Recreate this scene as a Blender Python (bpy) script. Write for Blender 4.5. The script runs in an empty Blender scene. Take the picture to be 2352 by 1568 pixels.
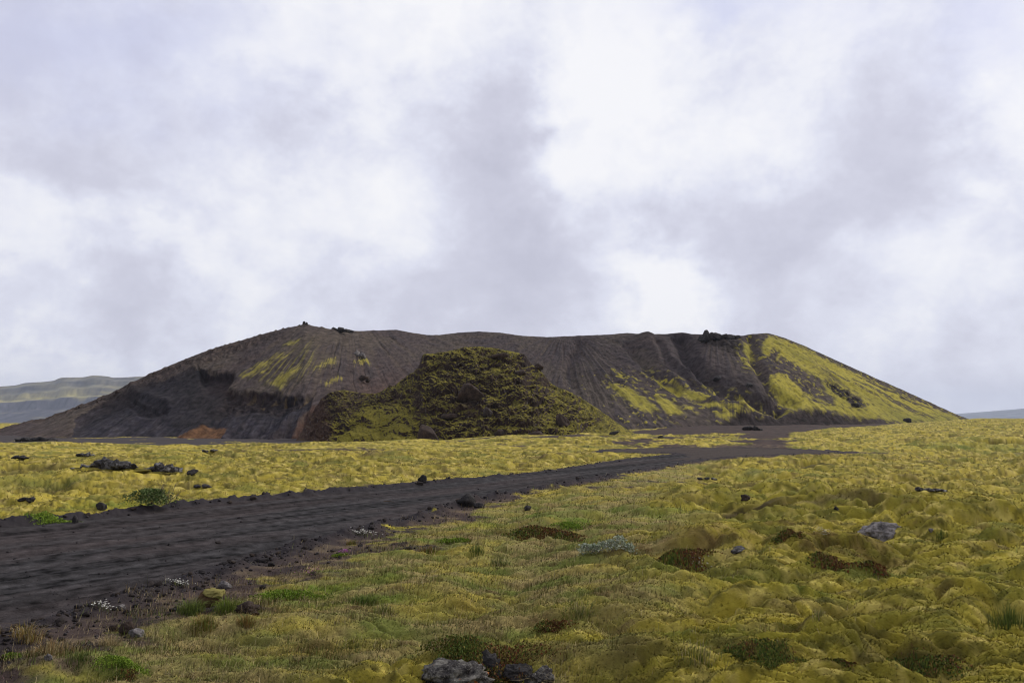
import bpy, bmesh, math, random
import numpy as np
from mathutils import Vector, noise as mnoise
rng = np.random.default_rng(7)
random.seed(7)
SC = bpy.context.scene
COL = SC.collection

# ------------------------------------------------------------------ camera
PW, PH, FPX = 2352.0, 1568.0, 1829.0          # working picture size, focal length in the same units
CAM_H, HORIZON = 2.2, 950.0
PITCH = math.atan((HORIZON - PH / 2) / FPX)
cam = bpy.data.cameras.new('camera')
cam.sensor_width = 36.0
cam.lens = 36.0 * FPX / PW
cam.clip_start, cam.clip_end = 0.1, 60000
cam_ob = bpy.data.objects.new('camera', cam)
COL.objects.link(cam_ob)
cam_ob.location = (0, 0, CAM_H)
cam_ob.rotation_euler = (math.pi / 2 + PITCH, 0, 0)
SC.camera = cam_ob
SC.view_settings.view_transform = 'Standard'
SC.view_settings.look = 'None'
SC.view_settings.exposure = 0.0
SC.view_settings.gamma = 1.0
SC.cycles.filter_width = 1.1
SC.cycles.volume_bounces = 0
SC.cycles.max_bounces = 6
SC.cycles.diffuse_bounces = 3

CP, SP = math.cos(PITCH), math.sin(PITCH)
def ray(px, py):
    cx = (np.asarray(px, float) - PW / 2) / FPX
    cy = (PH / 2 - np.asarray(py, float)) / FPX
    return cx, CP - cy * SP, SP + cy * CP
def at_dist(px, py, Y):
    dx, dy, dz = ray(px, py)
    t = Y / dy
    return dx * t, dy * t, CAM_H + dz * t
def at_z(px, py, z=0.0):
    dx, dy, dz = ray(px, py)
    t = (z - CAM_H) / dz
    return dx * t, dy * t
def project(x, y, z):
    zz = z - CAM_H
    d = y * CP + zz * SP
    return PW / 2 + FPX * x / d, PH / 2 - FPX * (zz * CP - y * SP) / d
def azel(px, py):
    dx, dy, dz = ray(px, py)
    return math.atan2(dx, dy), math.atan2(dz, math.hypot(dx, dy))

# ------------------------------------------------------------------ node helpers
class NT:
    def __init__(self, tree):
        self.t = tree; self.n = tree.nodes; self.l = tree.links
    def node(self, kind, **kw):
        nd = self.n.new(kind)
        for k, v in kw.items(): setattr(nd, k, v)
        return nd
    def put(self, sock, v):
        if isinstance(v, bpy.types.NodeSocket): self.l.new(v, sock)
        else: sock.default_value = v
    def m(self, op, a, b=0.0, c=None, clamp=False):
        nd = self.node('ShaderNodeMath', operation=op, use_clamp=clamp)
        self.put(nd.inputs[0], a); self.put(nd.inputs[1], b)
        if c is not None: self.put(nd.inputs[2], c)
        return nd.outputs[0]
    def noise(self, vec, scale, detail=4, rough=0.55, dist=0.0, color=False):
        nd = self.node('ShaderNodeTexNoise')
        if vec is not None: self.l.new(vec, nd.inputs['Vector'])
        nd.inputs['Scale'].default_value = scale
        nd.inputs['Detail'].default_value = detail
        nd.inputs['Roughness'].default_value = rough
        nd.inputs['Distortion'].default_value = dist
        return nd.outputs['Color' if color else 'Fac']
    def ramp(self, fac, stops):
        nd = self.node('ShaderNodeValToRGB')
        el = nd.color_ramp.elements
        while len(el) < len(stops): el.new(0.5)
        for e, (p, c) in zip(el, stops):
            e.position = p
            e.color = (c, c, c, 1) if isinstance(c, (int, float)) else (*c, 1)
        self.put(nd.inputs[0], fac)
        return nd.outputs[0]
    def mix(self, fac, a, b, blend='MIX'):
        nd = self.node('ShaderNodeMix', data_type='RGBA', blend_type=blend)
        self.put(nd.inputs[0], fac)
        self.put(nd.inputs[6], a if isinstance(a, bpy.types.NodeSocket) else (*a, 1))
        self.put(nd.inputs[7], b if isinstance(b, bpy.types.NodeSocket) else (*b, 1))
        return nd.outputs[2]
    def comb(self, x, y, z):
        nd = self.node('ShaderNodeCombineXYZ')
        for s, v in zip(nd.inputs, (x, y, z)): self.put(s, v)
        return nd.outputs[0]

# ------------------------------------------------------------------ sun and sky
SUN_AZ, SUN_EL = math.radians(58), math.radians(34)     # azimuth clockwise from +Y
sun = bpy.data.lights.new('sun', 'SUN')
sun.energy = 2.5
sun.angle = math.radians(9)
sun.color = (1.0, 0.95, 0.86)
sun_ob = bpy.data.objects.new('sun', sun)
COL.objects.link(sun_ob)
sd = Vector((math.sin(SUN_AZ) * math.cos(SUN_EL), math.cos(SUN_AZ) * math.cos(SUN_EL), math.sin(SUN_EL)))
sun_ob.rotation_euler = sd.to_track_quat('Z', 'Y').to_euler()
sun_ob.location = (0, 0, 60)

world = bpy.data.worlds.new('World')
SC.world = world
world.use_nodes = True
world.node_tree.nodes.clear()
W = NT(world.node_tree)
sky = W.node('ShaderNodeTexSky', sky_type='NISHITA')
sky.sun_disc = False
sky.sun_elevation = SUN_EL
sky.sun_rotation = SUN_AZ
sky.air_density, sky.dust_density, sky.ozone_density = 1.0, 1.5, 1.2
bg1 = W.node('ShaderNodeBackground'); bg1.inputs[1].default_value = 0.10
W.l.new(sky.outputs[0], bg1.inputs[0])
tc = W.node('ShaderNodeTexCoord')
dirv = tc.outputs['Generated']
sep = W.node('ShaderNodeSeparateXYZ'); W.l.new(dirv, sep.inputs[0])
az = W.m('ARCTAN2', sep.outputs[0], sep.outputs[1])
el = W.m('ARCSINE', sep.outputs[2])
# cloud noise lives on the sphere of directions; squashed a little so banks lie flat towards the horizon
mp = W.node('ShaderNodeMapping'); mp.inputs['Scale'].default_value = (1, 1, 1.25)
W.l.new(dirv, mp.inputs[0])
cv = mp.outputs[0]
wn = W.noise(cv, 3.2, 4, 0.55, color=True)
wsep = W.node('ShaderNodeSeparateColor'); W.l.new(wn, wsep.inputs[0])
wf = W.noise(cv, 11.0, 5, 0.6, color=True)
wfs = W.node('ShaderNodeSeparateColor'); W.l.new(wf, wfs.inputs[0])
def warp(base, a, b):
    s = W.m('MULTIPLY_ADD', a, 0.16, -0.08)
    t = W.m('MULTIPLY_ADD', b, 0.15, -0.075)
    return W.m('ADD', W.m('ADD', base, s), t)
azw = warp(az, wsep.outputs[0], wfs.outputs[0])
elw = warp(el, wsep.outputs[1], wfs.outputs[1])
def blob(px, py, sx, sy, amp, tilt=0.0, u=None, v=None):
    a0, e0 = azel(px, py)
    da = W.m('SUBTRACT', u or azw, a0); de = W.m('SUBTRACT', v or elw, e0)
    c, s = math.cos(tilt), math.sin(tilt)
    p = W.m('MULTIPLY', W.m('MULTIPLY_ADD', da, c, W.m('MULTIPLY', de, s)), FPX / sx)
    q = W.m('MULTIPLY', W.m('MULTIPLY_ADD', de, c, W.m('MULTIPLY', da, -s)), FPX / sy)
    e = W.m('MULTIPLY', W.m('MULTIPLY_ADD', p, p, W.m('MULTIPLY', q, q)), -0.5)
    return W.m('MULTIPLY', W.m('EXPONENT', e), amp)
BLOBS = [  # x, y, spread x, spread y, strength, tilt
    (1225, 230, 70, 130, -0.30, 0), (1040, 320, 100, 120, -0.20, 0), (1170, 480, 80, 130, -0.26, 0),
    (1130, 650, 190, 80, -0.16, 0), (760, 640, 150, 55, -0.12, 0.0), (1100, 760, 420, 60, -0.10, 0),
    (620, 300, 50, 70, -0.20, 0), (770, 330, 60, 40, -0.08, 0),
    (1960, 530, 150, 60, -0.27, 0), (1700, 560, 110, 60, -0.10, 0), (1990, 320, 70, 120, -0.14, -0.2), (2060, 720, 330, 110, -0.14, 0),
    (2320, 500, 50, 100, -0.10, 0), (2250, 880, 300, 70, -0.20, 0), (1530, 520, 60, 50, -0.16, 0),
    (200, 420, 260, 45, -0.16, -0.12), (380, 690, 180, 60, -0.20, 0.2), (120, 680, 200, 50, -0.12, 0), (200, 800, 300, 60, -0.10, 0),
    (350, 180, 320, 90, -0.12, 0),
    (1440, 330, 110, 150, 0.30, 0), (1400, 110, 110, 80, 0.18, 0), (1560, 650, 80, 50, 0.36, -0.4), (2300, 240, 60, 150, 0.36, -0.25),
    (800, 130, 260, 110, 0.22, 0), (120, 480, 190, 34, 0.10, -0.15), (390, 530, 130, 34, 0.08, -0.2), (60, 620, 150, 26, 0.09, -0.05),
    (620, 680, 120, 40, 0.14, -0.2), (900, 560, 90, 60, 0.12, -0.7), (700, 470, 260, 120, 0.05, 0), (1480, 640, 130, 60, 0.10, 0),
    (120, 880, 260, 24, 0.12, 0),
]
dens = None
for b in BLOBS:
    v = blob(*b)
    dens = v if dens is None else W.m('ADD', dens, v)
n1 = W.noise(cv, 2.6, 7, 0.55, 0.5)
n2 = W.noise(cv, 5.5, 10, 0.58, 0.15)
n3 = W.noise(cv, 17.0, 8, 0.62, 0.2)
val = W.m('ADD', W.m('ADD', W.m('MULTIPLY', dens, 0.80), 0.645), W.m('ADD', W.m('MULTIPLY_ADD', n1, 0.36, -0.18), W.m('ADD', W.m('MULTIPLY_ADD', n2, 0.95, -0.475), W.m('MULTIPLY_ADD', n3, 0.38, -0.19))))
ccol = W.ramp(val, [(0.22, (0.56, 0.563, 0.675)), (0.44, (0.655, 0.66, 0.775)), (0.585, (0.765, 0.78, 0.895)), (0.70, (0.875, 0.885, 0.955)), (0.84, (0.96, 0.96, 0.99))])
thin = None
for b in [(1680, 20, 170, 45, 0.6, -0.1), (80, 90, 240, 90, 0.45, 0), (2270, 40, 90, 70, 0.55, 0.4), (330, 60, 200, 60, 0.25, 0)]:
    v = blob(*b)
    thin = v if thin is None else W.m('ADD', thin, v)
ccol = W.mix(W.m('MULTIPLY', thin, 0.8, clamp=True), ccol, (0.66, 0.69, 0.95))
bg2 = W.node('ShaderNodeBackground'); zen = W.m('MULTIPLY_ADD', W.m('MULTIPLY_ADD', sep.outputs[2], 3.2, -1.55, clamp=True), 0.45, 1.0)   # overcast sky above the frame brightened to add top light
W.put(bg2.inputs[1], W.m('MULTIPLY', zen, W.m('MULTIPLY_ADD', W.m('MULTIPLY_ADD', sep.outputs[1], 1.4, 0.45, clamp=True), 0.36, 0.64)))  # unseen sky behind the camera dimmed so camera-facing slopes turn darker
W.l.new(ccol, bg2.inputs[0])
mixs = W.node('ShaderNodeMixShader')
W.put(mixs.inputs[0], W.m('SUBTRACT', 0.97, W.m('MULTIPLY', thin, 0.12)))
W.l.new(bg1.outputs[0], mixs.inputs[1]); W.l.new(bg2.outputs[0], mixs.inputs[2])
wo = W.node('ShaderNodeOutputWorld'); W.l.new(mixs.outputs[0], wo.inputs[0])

# ------------------------------------------------------------------ numpy noise
_ang = np.linspace(0, 2 * np.pi, 256, endpoint=False)
_GX, _GY = np.cos(_ang).astype(np.float32), np.sin(_ang).astype(np.float32)
def perlin(x, y, seed=0):
    x = np.asarray(x, np.float64); y = np.asarray(y, np.float64)
    xi = np.floor(x); yi = np.floor(y)
    fx = (x - xi).astype(np.float32); fy = (y - yi).astype(np.float32)
    ix = xi.astype(np.int64); iy = yi.astype(np.int64)
    def g(a, b, dx, dy):
        h = (a * 374761393 + b * 668265263 + seed * 974711) & 0xFFFFFFFF
        h = ((h ^ (h >> 13)) * 1274126177) & 0xFFFFFFFF
        h = (h ^ (h >> 16)) & 255
        return _GX[h] * dx + _GY[h] * dy
    u = fx * fx * fx * (fx * (fx * 6 - 15) + 10); v = fy * fy * fy * (fy * (fy * 6 - 15) + 10)
    a = g(ix, iy, fx, fy); b = g(ix + 1, iy, fx - 1, fy)
    c = g(ix, iy + 1, fx, fy - 1); d = g(ix + 1, iy + 1, fx - 1, fy - 1)
    return (1.5 * ((a + u * (b - a)) + v * ((c + u * (d - c)) - (a + u * (b - a))))).astype(np.float32)
def fbm(x, y, octs=4, seed=0, gain=0.5, lac=2.03):
    s = 0; a = 1.0; t = 0
    for i in range(octs):
        s = s + a * perlin(x * lac ** i + 17.3 * i, y * lac ** i - 9.1 * i, seed + i); t += a; a *= gain
    return s / t * 1.3
def sstep(a, b, x):
    t = np.clip((x - a) / (b - a), 0, 1)
    return t * t * (3 - 2 * t)
def lerp(a, b, t): return a + (b - a) * t
def poly_sd(poly, x, y):
    """signed distance to a polygon, negative inside"""
    P = np.asarray(poly, float)
    d2 = np.full(x.shape, 1e18); ins = np.zeros(x.shape, bool)
    for i in range(len(P)):
        x0, y0 = P[i]; x1, y1 = P[(i + 1) % len(P)]
        ex, ey = x1 - x0, y1 - y0
        t = np.clip(((x - x0) * ex + (y - y0) * ey) / (ex * ex + ey * ey + 1e-12), 0, 1)
        d2 = np.minimum(d2, (x - x0 - t * ex) ** 2 + (y - y0 - t * ey) ** 2)
        if y0 != y1:
            ins ^= ((y0 > y) != (y1 > y)) & (x < (x1 - x0) * (y - y0) / (y1 - y0) + x0)
    d = np.sqrt(d2)
    return np.where(ins, -d, d)
def line_d(pts, x, y):
    P = np.asarray(pts, float); d2 = np.full(np.shape(x), 1e18)
    for (x0, y0), (x1, y1) in zip(P[:-1], P[1:]):
        ex, ey = x1 - x0, y1 - y0
        t = np.clip(((x - x0) * ex + (y - y0) * ey) / (ex * ex + ey * ey + 1e-12), 0, 1)
        d2 = np.minimum(d2, (x - x0 - t * ex) ** 2 + (y - y0 - t * ey) ** 2)
    return np.sqrt(d2)
def interp(tab, x):
    T = np.asarray(tab, float)
    return np.interp(x, T[:, 0], T[:, 1])
def smooth_interp(tab, x):
    """monotone cubic through the table, smooth slopes"""
    T = np.asarray(tab, float); X, V = T[:, 0], T[:, 1]
    h = np.diff(X); s = np.diff(V) / h
    m = np.empty(len(X)); m[0], m[-1] = s[0], s[-1]
    m[1:-1] = np.where(s[:-1] * s[1:] > 0, 2 * s[:-1] * s[1:] / (s[:-1] + s[1:] + 1e-12), 0)
    x = np.clip(x, X[0], X[-1]); i = np.clip(np.searchsorted(X, x) - 1, 0, len(h) - 1)
    t = (x - X[i]) / h[i]
    return ((2 * t**3 - 3 * t**2 + 1) * V[i] + (t**3 - 2 * t**2 + t) * h[i] * m[i] + (3 * t**2 - 2 * t**3) * V[i + 1] + (t**3 - t**2) * h[i] * m[i + 1])

# ------------------------------------------------------------------ mesh helpers
def build_mesh(name, verts, faces, col=None, mat=None, smooth=True, parent=None, link=True):
    """verts Nx3, faces MxK (all the same K); col Nx3 stored as a colour attribute"""
    me = bpy.data.meshes.new(name)
    verts = np.ascontiguousarray(verts, np.float32); faces = np.ascontiguousarray(faces, np.int32)
    k = faces.shape[1]
    me.vertices.add(len(verts)); me.vertices.foreach_set('co', verts.ravel())
    me.loops.add(faces.size); me.loops.foreach_set('vertex_index', faces.ravel())
    me.polygons.add(len(faces)); me.polygons.foreach_set('loop_start', np.arange(0, faces.size, k, dtype=np.int32))
    me.polygons.foreach_set('use_smooth', np.full(len(faces), smooth, bool))
    if col is not None:
        a = me.color_attributes.new('tone', 'FLOAT_COLOR', 'POINT')
        c4 = np.ones((len(verts), 4), np.float32); c4[:, :3] = col
        a.data.foreach_set('color', c4.ravel())
    me.update(calc_edges=True)
    if mat: me.materials.append(mat)
    ob = bpy.data.objects.new(name, me)
    if link: COL.objects.link(ob)
    if parent: ob.parent = parent
    return ob
def grid_faces(nr, nc):
    i = np.arange(nr * nc, dtype=np.int32).reshape(nr, nc)
    return np.stack([i[:-1, :-1], i[:-1, 1:], i[1:, 1:], i[1:, :-1]], -1).reshape(-1, 4)
def compact(verts, faces, col):
    used = np.unique(faces); mp_ = np.zeros(len(verts), np.int32); mp_[used] = np.arange(len(used))
    return verts[used], mp_[faces], col[used]
def set_normals(ob, nrm):
    a = ob.data.attributes.new('custom_normal', 'FLOAT_VECTOR', 'POINT')
    a.data.foreach_set('vector', np.ascontiguousarray(nrm, np.float32).ravel())
def tag(o, label=None, cat=None, group=None, kind=None):
    if label: o['label'] = label
    if cat: o['category'] = cat
    if group: o['group'] = group
    if kind: o['kind'] = kind
    return o

# ------------------------------------------------------------------ materials
def vc_material(name, rough=1.0, var=0.35, scale=30.0, bump=0.0, bscale=60.0, spec=0.07, transl=0.0):
    m = bpy.data.materials.new(name); m.use_nodes = True
    t = NT(m.node_tree); b = t.n['Principled BSDF']
    b.inputs['Roughness'].default_value = rough
    b.inputs['Specular IOR Level'].default_value = spec
    at_ = t.node('ShaderNodeAttribute', attribute_name='tone')
    co = t.node('ShaderNodeTexCoord').outputs['Object']
    n = t.noise(co, scale, 5, 0.65)
    f = t.m('MULTIPLY_ADD', n, 2 * var, 1 - var)
    nd = t.node('ShaderNodeVectorMath', operation='SCALE')
    t.l.new(at_.outputs['Color'], nd.inputs[0]); t.l.new(f, nd.inputs['Scale'])
    t.l.new(nd.outputs[0], b.inputs['Base Color'])
    if bump:
        bn = t.node('ShaderNodeBump'); bn.inputs['Strength'].default_value = 1.0; bn.inputs['Distance'].default_value = bump
        t.l.new(t.noise(co, bscale, 6, 0.7), bn.inputs['Height'])
        t.l.new(bn.outputs[0], b.inputs['Normal'])
    return m
M_GROUND = vc_material('moss_ground', var=0.28, scale=24, bump=0.012, bscale=55)
M_ROAD = vc_material('black_gravel', rough=1.0, var=0.8, scale=38, bump=0.022, bscale=30, spec=0.05)
M_HILL = vc_material('scoria_slope', var=0.5, scale=1.8, bump=0.20, bscale=2.6)
M_MOUND = vc_material('lava_mound', var=0.5, scale=3.0, bump=0.14, bscale=5)
M_FAR = vc_material('far_fell', var=0.25, scale=0.03)
M_BLADE = vc_material('plant_blade', var=0.15, scale=9, spec=0.1)
M_STONE = vc_material('lava_stone', rough=0.95, var=0.45, scale=14, bump=0.012, bscale=40)

def rock_material(name, dark, pale, patch=0.55, scale=6.0, orange=False):
    m = bpy.data.materials.new(name); m.use_nodes = True
    t = NT(m.node_tree); b = t.n['Principled BSDF']
    b.inputs['Roughness'].default_value = 0.95; b.inputs['Specular IOR Level'].default_value = 0.2
    co = t.node('ShaderNodeTexCoord').outputs['Object']
    f = t.ramp(t.noise(co, scale, 7, 0.68, 0.4), [(patch - 0.09, 0.0), (patch + 0.09, 1.0)])
    c = t.mix(f, dark, pale)
    sp = t.ramp(t.noise(co, scale * 9, 4, 0.7), [(0.55, 0.0), (0.68, 1.0)])
    c = t.mix(t.m('MULTIPLY', sp, 0.6), c, tuple(min(0.8, p * 1.5) for p in pale))
    dk = t.ramp(t.noise(co, scale * 5, 5, 0.7), [(0.34, 1.0), (0.46, 0.0)])
    c = t.mix(t.m('MULTIPLY', dk, 0.8), c, tuple(d * 0.45 for d in dark))
    if orange:
        og = t.ramp(t.noise(co, scale * 0.9, 3, 0.5), [(0.66, 0.0), (0.70, 1.0)])
        c = t.mix(og, c, (0.30, 0.10, 0.02))
    t.l.new(c, b.inputs['Base Color'])
    bn = t.node('ShaderNodeBump'); bn.inputs['Distance'].default_value = 0.02; bn.inputs['Strength'].default_value = 1
    t.l.new(t.noise(co, scale * 4, 7, 0.75), bn.inputs['Height']); t.l.new(bn.outputs[0], b.inputs['Normal'])
    return m
M_ROCK_GREY = rock_material('grey_lichen_rock', (0.05, 0.045, 0.045), (0.21, 0.19, 0.185), 0.47)
M_ROCK_DARK = rock_material('dark_lava_rock', (0.022, 0.020, 0.020), (0.065, 0.058, 0.056), 0.55)
M_ROCK_LICHEN = rock_material('crusted_lava_rock', (0.026, 0.023, 0.022), (0.26, 0.25, 0.25), 0.58, 5.0)
M_ROCK_NEAR = rock_material('foreground_rock', (0.032, 0.028, 0.028), (0.25, 0.235, 0.205), 0.57, 8.0, True)
M_ROCK_LAVA_STREAK = rock_material('streaked_lava_rock', (0.035, 0.026, 0.022), (0.12, 0.10, 0.09), 0.60, 1.6)
M_ROCK_BROWN = rock_material('brown_lava_rock', (0.035, 0.024, 0.019), (0.075, 0.05, 0.038), 0.55, 1.2)

# ------------------------------------------------------------------ the lie of the land
def wpt(pts, z=0.0): return [tuple(float(v) for v in at_z(px, py, z)) for px, py in pts]
_far = wpt([(0, 1209), (246, 1184), (492, 1157), (703, 1138), (960, 1114), (1170, 1098), (1286, 1085), (1380, 1073), (1474, 1061), (1556, 1052)], -0.08)
_near = wpt([(1633, 1054), (1568, 1067), (1474, 1082), (1286, 1114), (1180, 1130), (1060, 1155), (950, 1185), (827, 1217), (703, 1247), (598, 1277), (457, 1316), (316, 1362), (155, 1403), (0, 1452)], -0.08)
def extend(a, b, L):
    d = math.hypot(a[0] - b[0], a[1] - b[1]); return (a[0] + (a[0] - b[0]) / d * L, a[1] + (a[1] - b[1]) / d * L)
_far_ext = extend(_far[0], _far[3], 30); _near_ext = extend(_near[-1], _near[-4], 30)
ROAD = [_far_ext] + _far + _near + [_near_ext]
JUNC = wpt([(1385, 1043), (1400, 1037), (1560, 1032), (1720, 1032), (1850, 1035), (1960, 1041), (1840, 1047), (1700, 1052), (1633, 1056), (1540, 1064), (1500, 1060), (1545, 1053), (1580, 1048), (1560, 1044), (1480, 1044)], -0.02)
SOILTRACK = wpt([(1690, 1036), (1704, 1012), (1722, 996), (1600, 994), (1480, 998), (1450, 982), (1600, 972), (1750, 969), (2050, 966), (2130, 972), (1900, 984), (1836, 990), (1796, 1006), (1770, 1020), (1785, 1036)], 0.0)
ROADDIR = np.array([_far[6][0] - _far[0][0], _far[6][1] - _far[0][1]]); ROADDIR /= np.linalg.norm(ROADDIR)

MIDACROSS = float(np.dot([(_far[0][0] + _near[-1][0]) / 2, (_far[0][1] + _near[-1][1]) / 2], [ROADDIR[1], -ROADDIR[0]]))
# bumps: px, py (on the flat), radius across, radius in depth (m), height (m)
BUMPS = [(1900, 1185, 3.2, 2.4, 0.42), (2250, 1235, 2.2, 2.2, 0.22), (1500, 1300, 1.6, 1.0, 0.10), (1650, 1275, 1.3, 0.7, 0.16), (1950, 1300, 1.4, 0.8, 0.12),
         (1350, 1395, 1.0, 0.6, 0.10), (2200, 1420, 1.2, 0.7, 0.12), (1700, 1400, 1.3, 0.6, 0.10), (120, 1530, 0.7, 0.45, 0.14), (600, 1420, 1.2, 0.5, 0.12),
         (1130, 1505, 0.55, 0.35, 0.16), (1330, 1475, 0.20, 0.16, 0.10), (260, 1065, 4.0, 4.0, 0.35), (400, 1075, 3.0, 3.0, 0.25), (120, 1100, 4.5, 2.5, 0.30), (520, 1098, 5, 2.5, 0.28),
         (800, 1060, 6, 4, 0.25), (2300, 1500, 1.1, 0.6, 0.12), (1950, 1500, 1.4, 0.6, 0.12), (1600, 1520, 1.0, 0.5, 0.10)]
BUMPS_W = [(*[float(v) for v in at_z(px, py)], a, b, h) for px, py, a, b, h in BUMPS]
HOLES = [(1745, 1196, 0.75, 0.55, 0.42), (1690, 1192, 0.35, 0.3, 0.25), (1965, 1250, 0.45, 0.28, 0.30), (2140, 1525, 0.36, 0.16, 0.25), (2320, 1440, 0.35, 0.18, 0.2), (290, 1555, 0.15, 0.08, 0.15),
         (1160, 1545, 0.2, 0.1, 0.12), (1550, 1285, 0.7, 0.2, 0.16), (2130, 1480, 0.4, 0.12, 0.14), (60, 1120, 0.9, 0.5, 0.15), (40, 1160, 1.3, 0.3, 0.12), (330, 1118, 1.0, 0.5, 0.2), (150, 1176, 1.3, 0.35, 0.25), (1830, 1215, .5, .25, .2), (1620, 1405, .3, .15, .15)]
HOLES_W = [(*[float(v) for v in at_z(px, py)], a, b, h) for px, py, a, b, h in HOLES]
# colour patches: px, py, radius across, radius in depth (m), strength
RED = [(1800, 1230, .5, .25, .8), (1920, 1290, .9, .35, .9), (2000, 1300, .5, .3, .9), (1550, 1277, 1.2, .35, .7), (1130, 1490, .55, .22, .0), (1270, 1425, .3, .16, .5), (1230, 1222, 1.6, .35, .75), (780, 1470, .7, .22, .5), (60, 1480, .5, .2, .4), (1080, 1520, .3, .15, .8), (1000, 1385, .6, .3, .35), (1750, 1495, .25, .1, .5), (1850, 1055, 3.5, 1.2, .5), (2010, 1110, 2.0, .5, .4), (1220, 1160, .8, .3, .3)]
GREEN = [(640, 1358, .45, .16, 1.0), (700, 1345, .35, .13, .8), (270, 1515, .32, .13, 1.0), (1050, 1237, .55, .22, 1.), (1000, 1268, .3, .12, .6), (1330, 1205, .6, .25, .7), (60, 1505, .3, .12, .8), (40, 1185, .9, .4, .9), (130, 1188, .7, .3, .8), (350, 1150, 1.2, .5, .7), (500, 1148, .9, .35, .6), (1160, 1180, .6, .25, .6), (1600, 1345, .6, .2, .35), (860, 1330, .4, .15, .6), (1100, 1205, .5, .2, .5), (2250, 1030, 6, 2.0, .35), (1800, 1095, 1.5, .5, .5), (1640, 1500, .5, .2, .5), (1110, 1480, .5, .22, .7), (1880, 1380, .5, .2, .4), (830, 1375, .5, .16, .6), (1480, 1195, 1.2, .5, .5), (1290, 1190, .9, .3, .5)]
BARE = [(880, 1262, 1.1, .55, .9), (960, 1250, .9, .4, .8), (760, 1290, .9, .4, .6), (280, 1462, .55, .28, .95), (180, 1430, .6, .25, .8), (560, 1405, .35, .14, .6), (80, 1530, .4, .15, .5), (1050, 1180, .8, .35, .7), (640, 1330, .6, .25, .5), (100, 1480, .5, .2, .5), (1700, 1056, 3, 2, .6), (1900, 1040, 4.5, 1.6, .9), (1980, 1042, 4, 1.0, .7), (1780, 1048, 4, 2, .7), (2110, 1068, 2.5, .6, .5), (1640, 1085, 3, 1.2, .5), (1400, 1128, 1.2, .5, .8), (1520, 1105, 1.6, .8, .8), (740, 1035, 6, 1.0, .9), (700, 1032, 5, .8, .9), (2000, 1089, 2, .4, .5)]
def wpatch(L): return [(*[float(v) for v in at_z(px, py)], a, b, s) for px, py, a, b, s in L]
RED_W, GREEN_W, BARE_W = wpatch(RED), wpatch(GREEN), wpatch(BARE)
GRASSY = wpt([(-300, 1600), (-300, 1460), (0, 1440), (460, 1330), (700, 1262), (950, 1200), (1100, 1165), (1330, 1120), (1500, 1085), (1640, 1060), (1640, 1075), (1480, 1140), (1640, 1230), (1500, 1300), (1560, 1380), (1350, 1420), (1420, 1500), (1350, 1600)])

def patches(L, x, y, wx, wy):
    s = np.zeros(x.shape, np.float32)
    for cx, cy, a, b, h in L:
        d2 = ((x - cx + wx * a) / a) ** 2 + ((y - cy + wy * b) / b) ** 2
        s = np.maximum(s, h * np.exp(-d2 * 0.7))
    return s

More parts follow.
